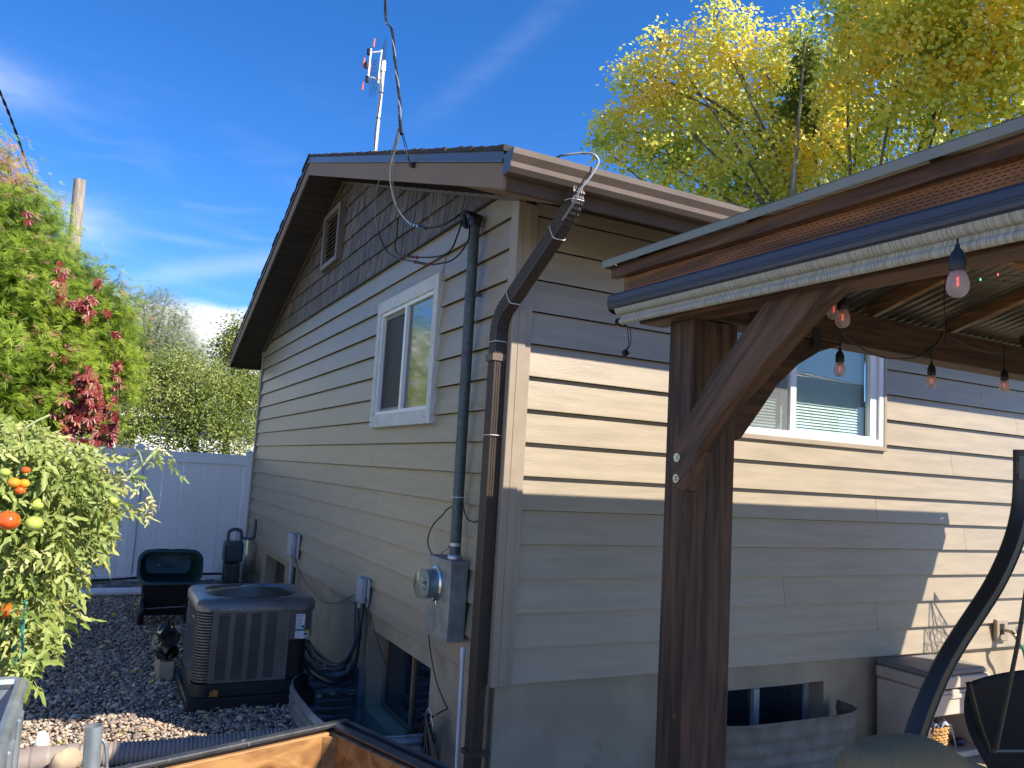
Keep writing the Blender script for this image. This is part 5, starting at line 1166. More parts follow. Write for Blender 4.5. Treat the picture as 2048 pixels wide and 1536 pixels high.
def poplar():
    def L(px,py,d,r,rz_=None):
        v=_r2*((px-1024)/FPX)-_u2*((py-768)/FPX)+_f; p=CAM+v.normalized()*d; return (p.x,p.y,p.z,r,r,rz_ or r)
    D=21.5
    lobes=[L(1240,275,D,.75),L(1215,260,D,.45),L(1290,240,D,.9),L(1280,180,D,.65),L(1260,150,D,.45),L(1310,110,D,.5),L(1320,80,D,.35),L(1350,170,D,.9),L(1400,120,D,.8),L(1430,50,D,.6),L(1425,10,D,.3),L(1360,240,D,1.0),L(1430,200,D+1,1.0),L(1470,110,D,.75),L(1505,60,D,.45),L(1520,140,D,.8),L(1560,100,D,.35),L(1570,170,D+.5,.7),L(1340,310,D-.5,.8),L(1380,360,D-.5,.85),L(1420,290,D,1.0),L(1480,250,D,1.0),L(1450,370,D-1,.9),L(1510,330,D-1,1.0),L(1560,260,D,.9),L(1590,330,D-1,1.1),L(1660,260,D,1.0),L(1650,330,D-1,1.0),L(1270,320,D,.35),L(1295,345,D,.28),L(1200,290,D,.3),L(1500,400,D-1,.8),L(1560,390,D-1,.8),
       L(1720,200,D-2,1.0),L(1740,110,D-2,1.0),L(1760,30,D-2,1.1),L(1700,60,D-2,.6),L(1790,-60,D-2,1.2),L(1820,100,D-3,1.2),L(1830,0,D-3,1.2),L(1870,-80,D-3,1.3),L(1880,180,D-3,1.2),L(1930,70,D-3,1.3),L(1990,-20,D-3,1.3),L(2010,120,D-3,1.2),L(1780,260,D-2,1.1),L(1950,200,D-3,1.0),L(2080,40,D-3,1.6),L(2100,200,D-3,1.5),L(1650,180,D,.7),L(1640,230,D,.8),L(1600,60,D,.4),L(1570,120,D,.6),L(1680,140,D,.6),L(1670,90,D,.35),L(1620,290,D,.9),L(1705,300,D-2,.8),L(2150,-80,D-3,1.6)]
    def tf(C,ti):
        n=np.sin(C[:,0]*1.1+.5)*np.cos(C[:,2]*1.3+C[:,1]*.7); m=np.sin(C[:,0]*4.1+C[:,1]*2)*np.cos(C[:,2]*4.7-C[:,0]*1.3); return np.clip(ti*.72+.19+.14*n+.26*m,0,1)
    base=(12.8,9.9,-.75); top=L(1900,120,D-2,1)[:3]
    t=tree('poplar_tree','tall poplar turning yellow and green behind the house roof','tree',base,lobes,top,66000,24,.17,tpl_round(),.088,F_yel,m_tree,.30,shell=.45,upd=.9,face=(-.15,-1,.3),every=3,tintf=tf)
    b=[L(1610,110,D-1,.28,.5),L(1615,160,D-1,.3,.45),L(1590,205,D-1,.38),L(1625,230,D-1,.4)]
    tree('poplar_tree','slender dark green leafy shoot between the two halves of the yellow poplar','tree',(11.6,9.6,-.75),b,L(1612,70,D-1,1)[:3],1500,12,.13,tpl_round(),.10,F_broad,m_barkp,.10,shell=.2,upd=.3,tints=(.3,.85))
    # heavy limbs showing through the left half
    tr=bpy.data.objects
    def P(px,py,d=D-.35):
        v=_r2*((px-1024)/FPX)-_u2*((py-768)/FPX)+_f; return CAM+v.normalized()*d
    for l,r in (([(1660,420),(1560,300),(1480,240),(1400,190),(1300,150)],.07),([(1640,420),(1500,275),(1420,215),(1340,180)],.06),([(1600,430),(1530,290),(1500,190),(1470,120)],.06),([(1590,430),(1480,310),(1380,270),(1260,265)],.05),([(2040,260),(1960,150),(1920,90),(1850,20)],.09),([(1960,150),(1900,150),(1830,110)],.05),([(2055,300),(2048,180),(2000,60)],.13),([(1700,400),(1690,260),(1640,170),(1620,90)],.04)):
        q=spline([P(*x) for x in l],5); n=len(q); MB().tube(q,[r*(1-.75*i/n) for i in range(n)],7).build('limb',m_tree,t,smooth=True)
poplar()
def tomatoes():
    t=thing('tomato_plant','sprawling leafy tomato plant spilling out of the metal planter','plant',(-2.7,-1.9,.5))
    # compound leaf mesh variants
    def leaf(seed):
        r=np.random.default_rng(seed); V=[];F=[]
        def lf(o,d,L,w,droop):
            k=len(V); p=np.array([-d[1],d[0],0]); o=np.array(o)
            V.extend([o,o+d*L*.28+p*w+[0,0,.05*L],o+d*L*.5+p*w*.55+[0,0,.0],o+d*L*.66+p*w*.8+[0,0,-droop*.4],o+d*L+[0,0,-droop],o+d*L*.66-p*w*.8+[0,0,-droop*.4],o+d*L*.5-p*w*.55,o+d*L*.28-p*w+[0,0,.05*L]])
            F.extend([(k,k+4,k+2,k+1),(k+2,k+4,k+3,k+2),(k,k+7,k+6,k+4),(k+6,k+5,k+4,k+6)])
        for i in range(3):
            x=.22+.24*i; z=-.10*i*i
            for s in (1,-1):
                a=s*r.uniform(.85,1.25); lf((x,0,z),np.array([math.cos(a),math.sin(a),r.uniform(-.4,.1)]),r.uniform(.28,.42),.085,.12)
        lf((.80,0,-.45),np.array([1,0,-.5]),.42,.11,.15)
        k=len(V); V.extend([np.array((0,.012,0)),np.array((0,-.012,0)),np.array((.8,-.008,-.45)),np.array((.8,.008,-.45)),np.array((.4,.01,-.06)),np.array((.4,-.01,-.06))]); F.extend([(k,k+1,k+5,k+4),(k+4,k+5,k+2,k+3)])
        V=np.array(V); V[:,2]+=-.12*V[:,0]**2+.03*np.sin(V[:,1]*30+seed)+.02*np.sin(V[:,0]*23); return V,np.array(F)
    vs=[leaf(i) for i in range(5)]
    C=[]
    def blob(px,py,rx,ry,y,n,ys=.22):
        for _ in range(int(n*1.4)):
            a=random.random()*6.28; k=math.sqrt(random.random()); C.append(at(px+rx*k*math.cos(a),py+ry*k*math.sin(a),1,y+random.uniform(-ys,ys)))
    blob(60,960,110,90,-1.95,230);blob(40,1080,110,90,-1.95,190);blob(150,930,60,50,-1.9,70); blob(150,1030,60,60,-1.9,85);blob(50,1170,70,60,-1.95,110);blob(20,1260,50,60,-2.05,70);blob(30,880,80,45,-1.85,90);blob(105,1110,40,45,-1.9,40)
    blob(195,1000,35,45,-1.85,22,.1);blob(222,1030,12,55,-1.85,12,.05);blob(200,950,30,25,-1.8,12,.08); blob(90,1240,30,30,-2.0,14); blob(-80,1000,120,150,-2.0,160); blob(100,1200,22,55,-1.95,16); blob(35,1320,45,20,-2.15,10); blob(150,1130,12,25,-1.9,5,.03)
    random.shuffle(C)
    meshes=[]
    for i,(v,f) in enumerate(vs):
        o=np_mesh('leaf',v,f,F_tom,None,np.full(len(v),.12*i)); meshes.append(o.data); bpy.data.objects.remove(o)
    def place(p,s=None):
        z=Vector((random.uniform(-.5,.8),random.uniform(-.9,.3),random.uniform(.2,1))).normalized(); x=Vector((random.uniform(-1,1),random.uniform(-.8,.4),random.uniform(-1.3,.3))); x=(x-z*x.dot(z)).normalized(); y=z.cross(x); s=s or random.uniform(.045,.085)
        return x,y,z,s
    order=sorted(C,key=lambda p:(p-CAM).length)
    for i,p in enumerate(order[:290]):
        x,y,z,s=place(p); o=bpy.data.objects.new('leaf',meshes[i%5]); COL.objects.link(o); o.parent=t
        o.matrix_local=Matrix.Translation(p-ORG[t.name])@Matrix(((x.x,y.x,z.x,0),(x.y,y.y,z.y,0),(x.z,y.z,z.z,0),(0,0,0,1)))@Matrix.Scale(s,4)
    for k in range(5):
        q=order[290:][k::5]; n=len(q); fr=[place(p) for p in q]
        R=np.array([[[x[i],y[i],z[i]] for i in range(3)] for x,y,z,s in fr]); V,F,T=scatter(*vs[k],np.array([tuple(p) for p in q]),R,np.array([f[3] for f in fr]),RNG.random(n)*.55+.1)
        tag(np_mesh('leaf_mass',V,F,F_tom,t,T),kind='stuff')
    # stems
    for l,y,r in (([(60,1340),(70,1200),(120,1040),(180,960)],-2.0,.006),([(20,1340),(30,1150),(20,980),(40,860)],-2.0,.006),([(170,1010),(200,1000),(230,972),(262,952),(285,930),(305,908),(318,898)],-1.85,.0042),([(265,953),(285,968),(300,985),(305,1005),(303,1020)],-1.85,.0025),([(285,925),(278,905),(272,900)],-1.85,.002),([(0,1010),(60,1005),(130,990),(180,950)],-1.9,.004),([(90,1000),(150,940),(190,900)],-1.9,.004),([(100,1220),(135,1140),(170,1120)],-1.95,.003),([(200,1000),(218,1040),(215,1080)],-1.86,.0025),([(0,900),(60,850),(100,830)],-1.9,.003)):
        MB().tube(spline([at(a,b,1,y+.01*i) for i,(a,b) in enumerate(l)],6),r,6).build('stem',m_stem,t,smooth=True)
    small=[]
    for (px,py) in ((262,912),(272,918),(318,900),(305,895),(330,905),(335,925),(338,938),(325,915),(300,905),(280,955),(300,985),(295,990),(302,1000),(305,1010),(298,1005),(304,1022),(212,945),(230,955),(240,948),(225,940),(235,965),(215,985),(225,1095),(218,1080),(215,1065),(160,1125),(150,1145),(290,960),(310,892)):
        p=at(px,py,1,-1.85); x,y,z,s=place(p,random.uniform(.03,.05)); small.append((p,x,y,z,s))
    for i,(p,x,y,z,s) in enumerate(small):
        if i<10: o=bpy.data.objects.new('leaf',meshes[i%5]); COL.objects.link(o); o.parent=t; o.matrix_local=Matrix.Translation(p-ORG[t.name])@Matrix(((x.x,y.x,z.x,0),(x.y,y.y,z.y,0),(x.z,y.z,z.z,0),(0,0,0,1)))@Matrix.Scale(s,4)
    q=small[10:]; R=np.array([[[x[i],y[i],z[i]] for i in range(3)] for p,x,y,z,s in q]); V,F,T=scatter(*vs[1],np.array([tuple(a[0]) for a in q]),R,np.array([a[4] for a in q]),RNG.random(len(q))*.4+.5); tag(np_mesh('shoot_leaves',V,F,F_tom,t,T),kind='stuff')
    # fruit
    m_rt=mat('ripe_tomato',(.75,.10,.008),rough=.12,var=.12,scale=20,bump=0,spec=.6,coat=.5); m_gt=mat('green_tomato',(.36,.44,.08),rough=.15,var=.15,scale=20,bump=0,coat=.4); m_ot=mat('orange_tomato',(.70,.30,.02),rough=.15,var=.15,scale=20,bump=0,coat=.4)
    for (px,py,r,mt,lab,dy) in ((16,1041,19,m_rt,'ripe orange red tomato',-.32),(68,1047,15,m_gt,'green tomato',-.30),(28,965,10,m_ot,'orange tomato',-.26),(48,967,9,m_ot,'orange tomato',-.25),(52,940,7,m_rt,'red tomato',-.25),(40,980,9,m_rt,'red tomato',-.25),(15,1220,14,m_rt,'red tomato',-.2),(38,1222,10,m_rt,'red tomato',-.2),(132,919,8,m_gt,'green tomato',-.15),(74,1008,13,m_gt,'green tomato',-.2),(225,1002,9,m_gt,'green tomato',-.1),(10,945,9,m_gt,'green tomato',-.25)):
        y=-1.95+dy; p=at(px,py,1,y); R_=r/FPX*(p-CAM).length; prof=[(R_*math.sin(a)*(1-.0),R_*.82*(-math.cos(a))-(.12*R_ if a>2.9 else 0)) for a in np.linspace(.001,math.pi-.001,12)]
        o=MB().lathe(prof,p,(.1,-.2,1),16).build('tomato',mt,t,smooth=True); o['label']=lab
        b=MB()
        for k in range(5):
            a=k*1.257; b.add([p+Vector((0,0,R_*.72)),p+Vector((math.cos(a-.25)*R_*.3,math.sin(a-.25)*R_*.3,R_*.80)),p+Vector((math.cos(a)*R_*.8,math.sin(a)*R_*.8,R_*.78)),p+Vector((math.cos(a+.25)*R_*.3,math.sin(a+.25)*R_*.3,R_*.80))],[(0,1,2,3)])
        b.build('calyx',m_stem,o)
    g=thing('tomato_cage','thin green wire tomato cage standing in the metal planter','cage',(-2.3,-2.2,.7)); m_wire=mat('green_wire',(.03,.20,.20),rough=.4,var=.1,bump=0)
    for l in ([(43,1230),(46,1300),(42,1345)],[(31,1280),(30,1345)],[(50,1200),(46,1260)]): MB().tube([at(a,b,1,-2.25) for a,b in l],.0028,5).build('wire',m_wire,g)
    p=thing('metal_planter','galvanized metal trough planter at the left edge of the picture','planter',(-2.6,-2.7,G))
    c=at(52,1362,1,-2.30); x1=c.x; y1=-2.30; z=c.z
    w=MB(); 
    for (a,b_,c0,d) in ((x1-1.1,x1,y1-.012,y1),(x1-1.1,x1,y1-1.8,y1-1.788),(x1-.012,x1,y1-1.788,y1-.012),(x1-1.1,x1-1.088,y1-1.788,y1-.012)): w.box(a,b_,c0,d,G,z-.006)
    w.build('wall',m_galv,p)
    MB().tube([(x1-1.1,y1-.006,z),(x1-.02,y1-.006,z),(x1-.006,y1-.02,z),(x1-.006,y1-1.8,z),(x1-1.09,y1-1.8,z)],.0125,8).build('rolled_rim',m_galv,p,smooth=True)
    MB().box(x1-1.088,x1-.012,y1-1.788,y1-.012,G,z-.11).build('planter_soil',m_soil,p)
    for k in range(9): MB().box(x1-.001,x1+.008,y1-1.6+.18*k,y1-1.6+.18*k+.07,G,z-.03).build('wall_rib',m_galv,p,bevel=.004)
tomatoes()
def dry():
    t=thing('dry_weeds','clump of dry brown weeds between the gas meter and the wall','plant',(-.15,7.6,G)); b=MB()
    for i in range(220):
        a=random.random()*6.28; L=random.uniform(.15,.45); o=Vector((-.14+random.uniform(-.1,.1),7.6+random.uniform(-.5,.4),G+random.uniform(0,.35))); d=Vector((math.cos(a)*.4,math.sin(a)*.5,1)).normalized()*L; w=Vector((.004,.004,0)); b.add([o-w,o+w,o+d],[(0,1,2)])
    tag(b.build('stalks',m_tree,t),kind='stuff')
dry()

def litter():
    n=90; C=np.stack([RNG.uniform(-2.6,-.3,n),RNG.uniform(.6,8.3,n),np.full(n,G+.018)],1); R=rotmats(n,np.tile([0,0,1.],(n,1)),.35)
    V,F,T=scatter(*tpl_round(),C,R,RNG.uniform(.03,.055,n),RNG.uniform(.45,1,n)); o=np_mesh('leaf_litter',V,F,F_yel,None,T); tag(o,'scattered dry fallen leaves lying on the shaded gravel','leaves',kind='stuff')
litter()
# ------------------------------------------------------------------ pergola
def zt(y): return .018*(y+1.03)
def pergola():
    p=thing('pergola','dark stained timber pergola with corrugated metal roof beside the house','pergola',(.33,-1.35,DK))
    X0,X1,Y0,Y1=-.05,4.89,-1.03,-5.95; ZE=2.292
    post=MB().box(.2,.47,-1.43,-1.26,DK,1.985).build('post',m_postZ,p,bevel=.006)
    MB().box(4.2,4.42,-1.43,-1.26,DK,1.985).build('post',m_postZ,p,bevel=.006); MB().box(4.2,4.42,-5.7,-5.5,DK,1.985).build('post',m_postZ,p,bevel=.006); MB().box(.2,.42,-5.7,-5.5,DK,1.985).build('post',m_postZ,p,bevel=.006)
    def beamY(x0,x1,y0,y1,z0,z1,name,mt,bev=.003): 
        b=MB(); b.prism([(x0,y0,z0+zt(y0)),(x0,y1,z0+zt(y1)),(x0,y1,z1+zt(y1)),(x0,y0,z1+zt(y0))],(x1-x0,0,0)); return b.build(name,mt,p,bevel=bev)
    beamY(.12,.27,-1.12,-5.8,1.988,2.17,'beam',m_beamY,.006)
    beamY(4.35,4.5,-1.12,-5.8,1.988,2.17,'beam',m_beamY,.006)
    MB().box(.2705,4.35,-1.42,-1.27,1.992,2.165).build('beam',m_beamX,p,bevel=.005)
    MB().box(.2705,4.35,-5.7,-5.55,1.95,2.12).build('beam',m_beamX,p,bevel=.005)
    MB().box(.08,4.6,-1.262,-1.225,2.03,2.10).build('ledger',m_beamX,p,bevel=.003)
    # fascia layers on the left eave
    beamY(X0+.035,X0+.075,Y0-.03,Y1,2.205,2.262,'fascia',m_beamY)
    red=beamY(X0+.075,X0+.115,Y0-.09,Y1,2.135,2.2045,'incised_fascia',m_redw)
    # incised dashes in the red board
    b=MB()
    for r in range(5):
        y=-1.16-.01*(r%2)
        while y>-3.3:
            z=2.149+r*.0112+zt(y); b.box(X0+.0738,X0+.076,y-.016,y,z-.0012,z+.0012); y-=.0262
    tag(b.build('incision',m_dark,red),kind='stuff')
    for k in range(3): pass
    beamY(4.86,4.89,Y0-.03,Y1,2.13,2.262,'fascia',m_beamY); MB().box(X0+.115,4.86,Y0-.06,Y0-.03,2.13,2.262).build('fascia',m_beamX,p,bevel=.003); MB().box(X0+.115,4.86,Y1,Y1+.03,2.05,2.18).build('fascia',m_beamX,p)
    # metal edge trim
    def trim(a,bq): 
        b=MB(); b.prism([(X0,Y0,2.256),(X0,Y1,2.256+zt(Y1)),(X0,Y1,ZE+zt(Y1)),(X0,Y0,ZE)],(.004,0,0)); b.prism([(X0,Y0,ZE-.002),(X0,Y1,ZE-.002+zt(Y1)),(X0,Y1,ZE+.001+zt(Y1)),(X0,Y0,ZE+.001)],(.05,0,0)); b.build('eave_trim',m_trimo,p)
    trim(0,0)
    MB().box(X0+.004,X1,Y0-.004,Y0,2.256,ZE).box(X1-.004,X1,Y1,Y0-.004,2.2,ZE-.002).build('eave_trim',m_trimo,p)
    # hip roof: corrugated sheets per slope, with lap joints
    SLP=.30; cx,cy=(X0+X1)/2,(Y0+Y1)/2; hw=(X1-X0)/2
    def P(x,y):
        d=min(x-X0,X1-x,Y0-y,y-Y1); return ZE+.008+SLP*d+zt(y)*.9
    def slope(kind):
        L=(Y0-Y1) if kind in('l','r') else (X1-X0); n=int(L/.0125); sheet=[];b=None;last=-1
        for i in range(n+1):
            u=L*i/n; v=min(u,L-u,hw,2.46); c=.008*math.cos(2*math.pi*u/.075); steps=[.0055,max(.006,v*.5),max(.0065,v)]
            row=[]
            for s in steps:
                if kind=='l': x,y=X0+s,Y0-u
                elif kind=='r': x,y=X1-s,Y0-u
                elif kind=='f': x,y=X0+u,Y0-s
                else: x,y=X0+u,Y1+s
                row.append((x,y,ZE-.0135+SLP*max(s,0)+zt(y)*.98+c))
            k=int(u/.83)
            if k!=last:
                if b and len(b)>1: MB().grid(b).build('roof_sheet',m_roofp,p,smooth=True,ang=80)
                b=[b[-1]] if b else []; last=k
            b.append(row)
        if len(b)>1: MB().grid(b).build('roof_sheet',m_roofp,p,smooth=True,ang=80)
    for k in 'lrfb': slope(k)
    # rafters under the sheets
    def raf(a,b,w=.045,h=.09): MB().bar(a,b,w,h).build('rafter',m_rafter,p,bevel=.003)
    apex=(cx,cy,ZE+SLP*hw-.09)
    for (x,y) in ((X0+.15,Y0-.15),(X1-.15,Y0-.15),(X0+.15,Y1+.15),(X1-.15,Y1+.15)): raf((x,y,ZE-.03),apex,.06,.12)
    for x in (.95,1.72,2.42,3.2,4.0):
        v=min(x-X0,X1-x,hw)-.12; raf((x,Y0-.12,ZE-.045+.03),(x,Y0-v,ZE-.055+SLP*v)); 
    for y in (-1.9,-2.7,-3.45,-4.3,-5.1):
        v=min(Y0-y,y-Y1,hw)-.12; raf((X0+.14,y,ZE-.015),(X0+v,y,ZE-.055+SLP*v)); raf((X1-.14,y,ZE-.015),(X1-v,y,ZE-.055+SLP*v))
    for s in (.75,1.5):
        for (a,b_) in (((X0+s,Y0-s),(X1-s,Y0-s)),((X0+s,Y0-s),(X0+s,Y1+s))): raf((a[0],a[1],ZE-.03+SLP*s),(b_[0],b_[1],ZE-.03+SLP*s),.06,.03)
    # curved knee braces
    bp=[(1345,975),(1366,983),(1393,903),(1442,828),(1517,740),(1575,672),(1634,608),(1690,560),(1560,575),(1533,600),(1484,665),(1426,743),(1374,834),(1347,893)]
    yz=[(q.y,min(q.z,1.978)) for q in (at(a,b_,0,.135) for a,b_ in bp)]
    yz_old=[(-1.432,1.195),(-1.50,1.192),(-1.56,1.26),(-1.68,1.43),(-1.86,1.62),(-2.05,1.78),(-2.22,1.90),(-2.33,1.975),(-1.985,1.975),(-1.93,1.955),(-1.78,1.86),(-1.62,1.73),(-1.50,1.59),(-1.432,1.50)]
    b1=MB().prism([(.135,y-.0,z) for y,z in yz],(.085,0,0)).build('knee_brace',m_braceL,p,bevel=.005)
    b1e=[(-1.432+.0,1.195),(-1.432,1.5)]
    for (px,py) in ((1354,915),(1352,957)):
        q=at(px,py,0,.134); MB().lathe([(.001,.010),(.009,.010),(.010,.003),(.020,.003),(.021,0),(.001,0)],q,(-1,0,0),18).build('bolt',m_sil,b1)
    xz=[(.472,1.43),(.54,1.46),(.64,1.58),(.76,1.73),(.90,1.85),(1.05,1.935),(1.22,1.99),(.70,1.99),(.62,1.9),(.54,1.78),(.472,1.66)]
    MB().prism([(x,-1.40,z) for x,z in xz],(0,.10,0)).build('knee_brace',m_beamX,p,bevel=.005)
    MB().box(.55,.60,-1.425,-1.4205,2.0,2.15).build('bracket',m_blackp,p); MB().obox((1.0,-1.4225,1.99),(.03,0,0),(0,.002,0),(0,0,.05)).build('bracket',m_blackp,p)
    MB().disc((1.86,-1.4225,2.03),(0,-1,0),.022,12).build('bolt',m_blackp,p)
m_braceL=mat('stained_brace',(.05,.023,.013),rough=.65,var=.5,scale=3.2,stretch=(9,.6,9),bump=.7,bscale=7,col2=(.135,.064,.032),detail=10,dist=.8,bdist=.003,rot=(math.atan2(.82,.87),0,0),wear=((.22,.12,.06),5,.66))
pergola()
def shade():
    s=thing('roller_shade','dark blue roller shade cassette with striped fabric along the pergola eave','roller shade',(0,-2,2.08))
    def bm(poly,y0=-1.02,y1=-5.2): b=MB(); b.prism([(x,y0,z+zt(y0)) for x,z in poly],(0,y1-y0,zt(y1)-zt(y0))); return b
    bm([(.0,2.075),(.004,2.062),(.02,2.058),(.1,2.062),(.1,2.135),(.02,2.135),(.004,2.130),(0,2.12)]).build('cassette',m_cass,s,bevel=.003)
    bm([(-.003,2.083),(-.003,2.087),(0,2.087),(0,2.083)],-1.022).build('cassette_rib',m_cass,s); bm([(-.003,2.092),(-.003,2.0945),(0,2.0945),(0,2.092)],-1.022).build('cassette_rib',m_cass,s)
    MB().prism([(x,-1.0195,z) for x,z in [(.0,2.08),(.012,2.05),(.04,2.04),(.075,2.045),(.09,2.135),(.02,2.136),(.0,2.12)]],(0,.006,0)).build('end_cap',m_blackp,s,bevel=.003)
    def roll(cx,cz,r,y0,y1,name,a0=0,a1=6.283): 
        P=[(cx+r*math.cos(a),cz+r*math.sin(a)) for a in np.linspace(a0,a1,15)[:-1]]; return bm(P,y0,y1).build(name,m_fabric,s,smooth=True,ang=50)
    roll(.047,2.060,.030,-1.055,-5.18,'fabric_roll')
    b=MB(); b.prism([(x,-1.07,z+zt(-1.07)) for x,z in [(.052,2.04),(.046,2.005),(.050,2.005),(.056,2.04)]],(0,-4.1,zt(-5.17)-zt(-1.07))); b.build('fabric_drop',m_fabric,s)
    roll(.050,1.998,.015,-1.07,-5.17,'hem_roll')
    MB().tube([(.050,-1.045,1.998),(.050,-1.075,1.998)],.0135,10).build('hem_end',m_blackp,s); MB().tube([(.050,-1.040,1.998),(.050,-1.052,1.998)],.019,10).build('hem_end',m_blackp,s)
    c=thing('shade_cord','black looped pull cord hanging from the shade end','cord',(.04,-1.08,1.98))
    q=spline([(.05,-1.085,1.985),at(1258,655,1,-1.09),at(1262,672,1,-1.09),at(1260,690,1,-1.09),at(1252,702,1,-1.09)],6); MB().tube(q,.0025,5).build('loop',m_black,c)
    q=spline([(.05,-1.08,1.985),at(1254,655,1,-1.08),at(1257,675,1,-1.08),at(1257,690,1,-1.08),at(1251,702,1,-1.085)],6); MB().tube(q,.0025,5).build('loop',m_black,c)
    MB().obox(at(1251,706,1,-1.085),(.012,0,.010),(0,.010,0),(-.010,0,.012)).build('cord_knob',m_black,c,bevel=.004)
shade()
def lights():
    locs=[((1915,497),(1915,595),1,-2.95,'nearest frosted string light bulb hanging below the pergola beam, largest of the row'),((1686,560),(1680,655),1,-2.12,'frosted string light bulb hanging beside the top of the knee brace'),((1668,590),(1672,640),1,-2.0,'string light bulb half hidden behind the one beside the knee brace'),
          ((1680,680),(1682,754),1,-1.50,'string light bulb hanging in front of the window blinds'),((1863,690),(1862,777),1,-1.50,'string light bulb hanging just right of the window, under the far beam'),((2008,690),(2006,785),1,-1.50,'rightmost string light bulb under the far beam')]
    for (a,b,ax,v,lab) in locs:
        t=thing('string_light_bulb',lab,'light bulb',at(*b,ax,v),'string light bulbs under the pergola')
        T=at(*a,ax,v); Bt=at(*b,ax,v); Bt=Vector((T.x,T.y,Bt.z)) if abs(T.z-Bt.z)>.02 else Bt
        s=.048/ .048; z0=Bt.z; r=.0285
        # bulb from the bottom up
        gp=[(.001,0),(.012,.002),(.022,.010),(.0275,.022),(.0285,.034),(.026,.048),(.021,.062),(.0175,.072)]
        MB().lathe(gp,(Bt.x,Bt.y,z0),n=20).build('bulb_glass',m_bulb,t,smooth=True)
        MB().lathe([(.019,.0),(.0215,.004),(.0215,.022),(.0200,.040),(.013,.055),(.0065,.064),(.006,.074),(.001,.075)],(Bt.x,Bt.y,z0+.070),n=16).build('socket',m_black,t,smooth=True)
        MB().tube([(Bt.x,Bt.y,z0+.030),(Bt.x,Bt.y,z0+.055)],.0035,6).build('filament',m_fil,t)
        MB().tube([(Bt.x,Bt.y,z0+.056),(Bt.x,Bt.y,z0+.07)],.009,8).build('stem_mount',m_red,t)
        MB().tube([(Bt.x,Bt.y,z0+.14),(Bt.x,Bt.y,max(T.z,z0+.16))],.0035,6).build('drop_cord',m_black,t)
    c=thing('light_string_cord','black cord of the string lights swagged under the pergola beams','cord',(1.2,-1.5,2))
    for l,y in (([(1650,600),(1680,660),(1720,695),(1760,713),(1800,718),(1840,712),(1870,690),(1885,665)],-1.47),([(1885,665),(1920,685),(1960,700),(2008,705),(2060,690)],-1.47),([(1690,560),(1670,600),(1672,640),(1690,680)],-1.7)):
        MB().tube(spline([at(a,b,1,y) for a,b in l],6),.0045,6).build('cord_span',m_black,c,smooth=True)
    m=thing('fairy_lights','strand of tiny coloured fairy lights under the pergola roof','fairy lights',(2,-2,2.4))
    l1=[(1815,520),(1850,535),(1890,548),(1930,558),(1980,560),(2048,566),(2090,560)]; l2=[(1860,508),(1890,518),(1910,505),(1950,548),(1990,550),(2048,552)]; l3=[(1893,520),(1891,560),(1888,600),(1892,650),(1890,690)]
    for l in (l1,l2,l3): MB().tube(spline([at(a,b,1,-1.95) for a,b in l],6),.0022,5).build('wire',m_black,m)
    for i,(px,py) in enumerate(((1961,559),(1996,549),(1903,531),(2010,561),(1940,565),(1880,528))):
        q=at(px,py,1,-1.955); MB().lathe([(.001,-.006),(.003,-.004),(.003,.004),(.001,.006)],q,n=6).build('lamp',(m_ledg,m_ledr,m_ledr,m_black,m_black,m_black)[i],m)
lights()
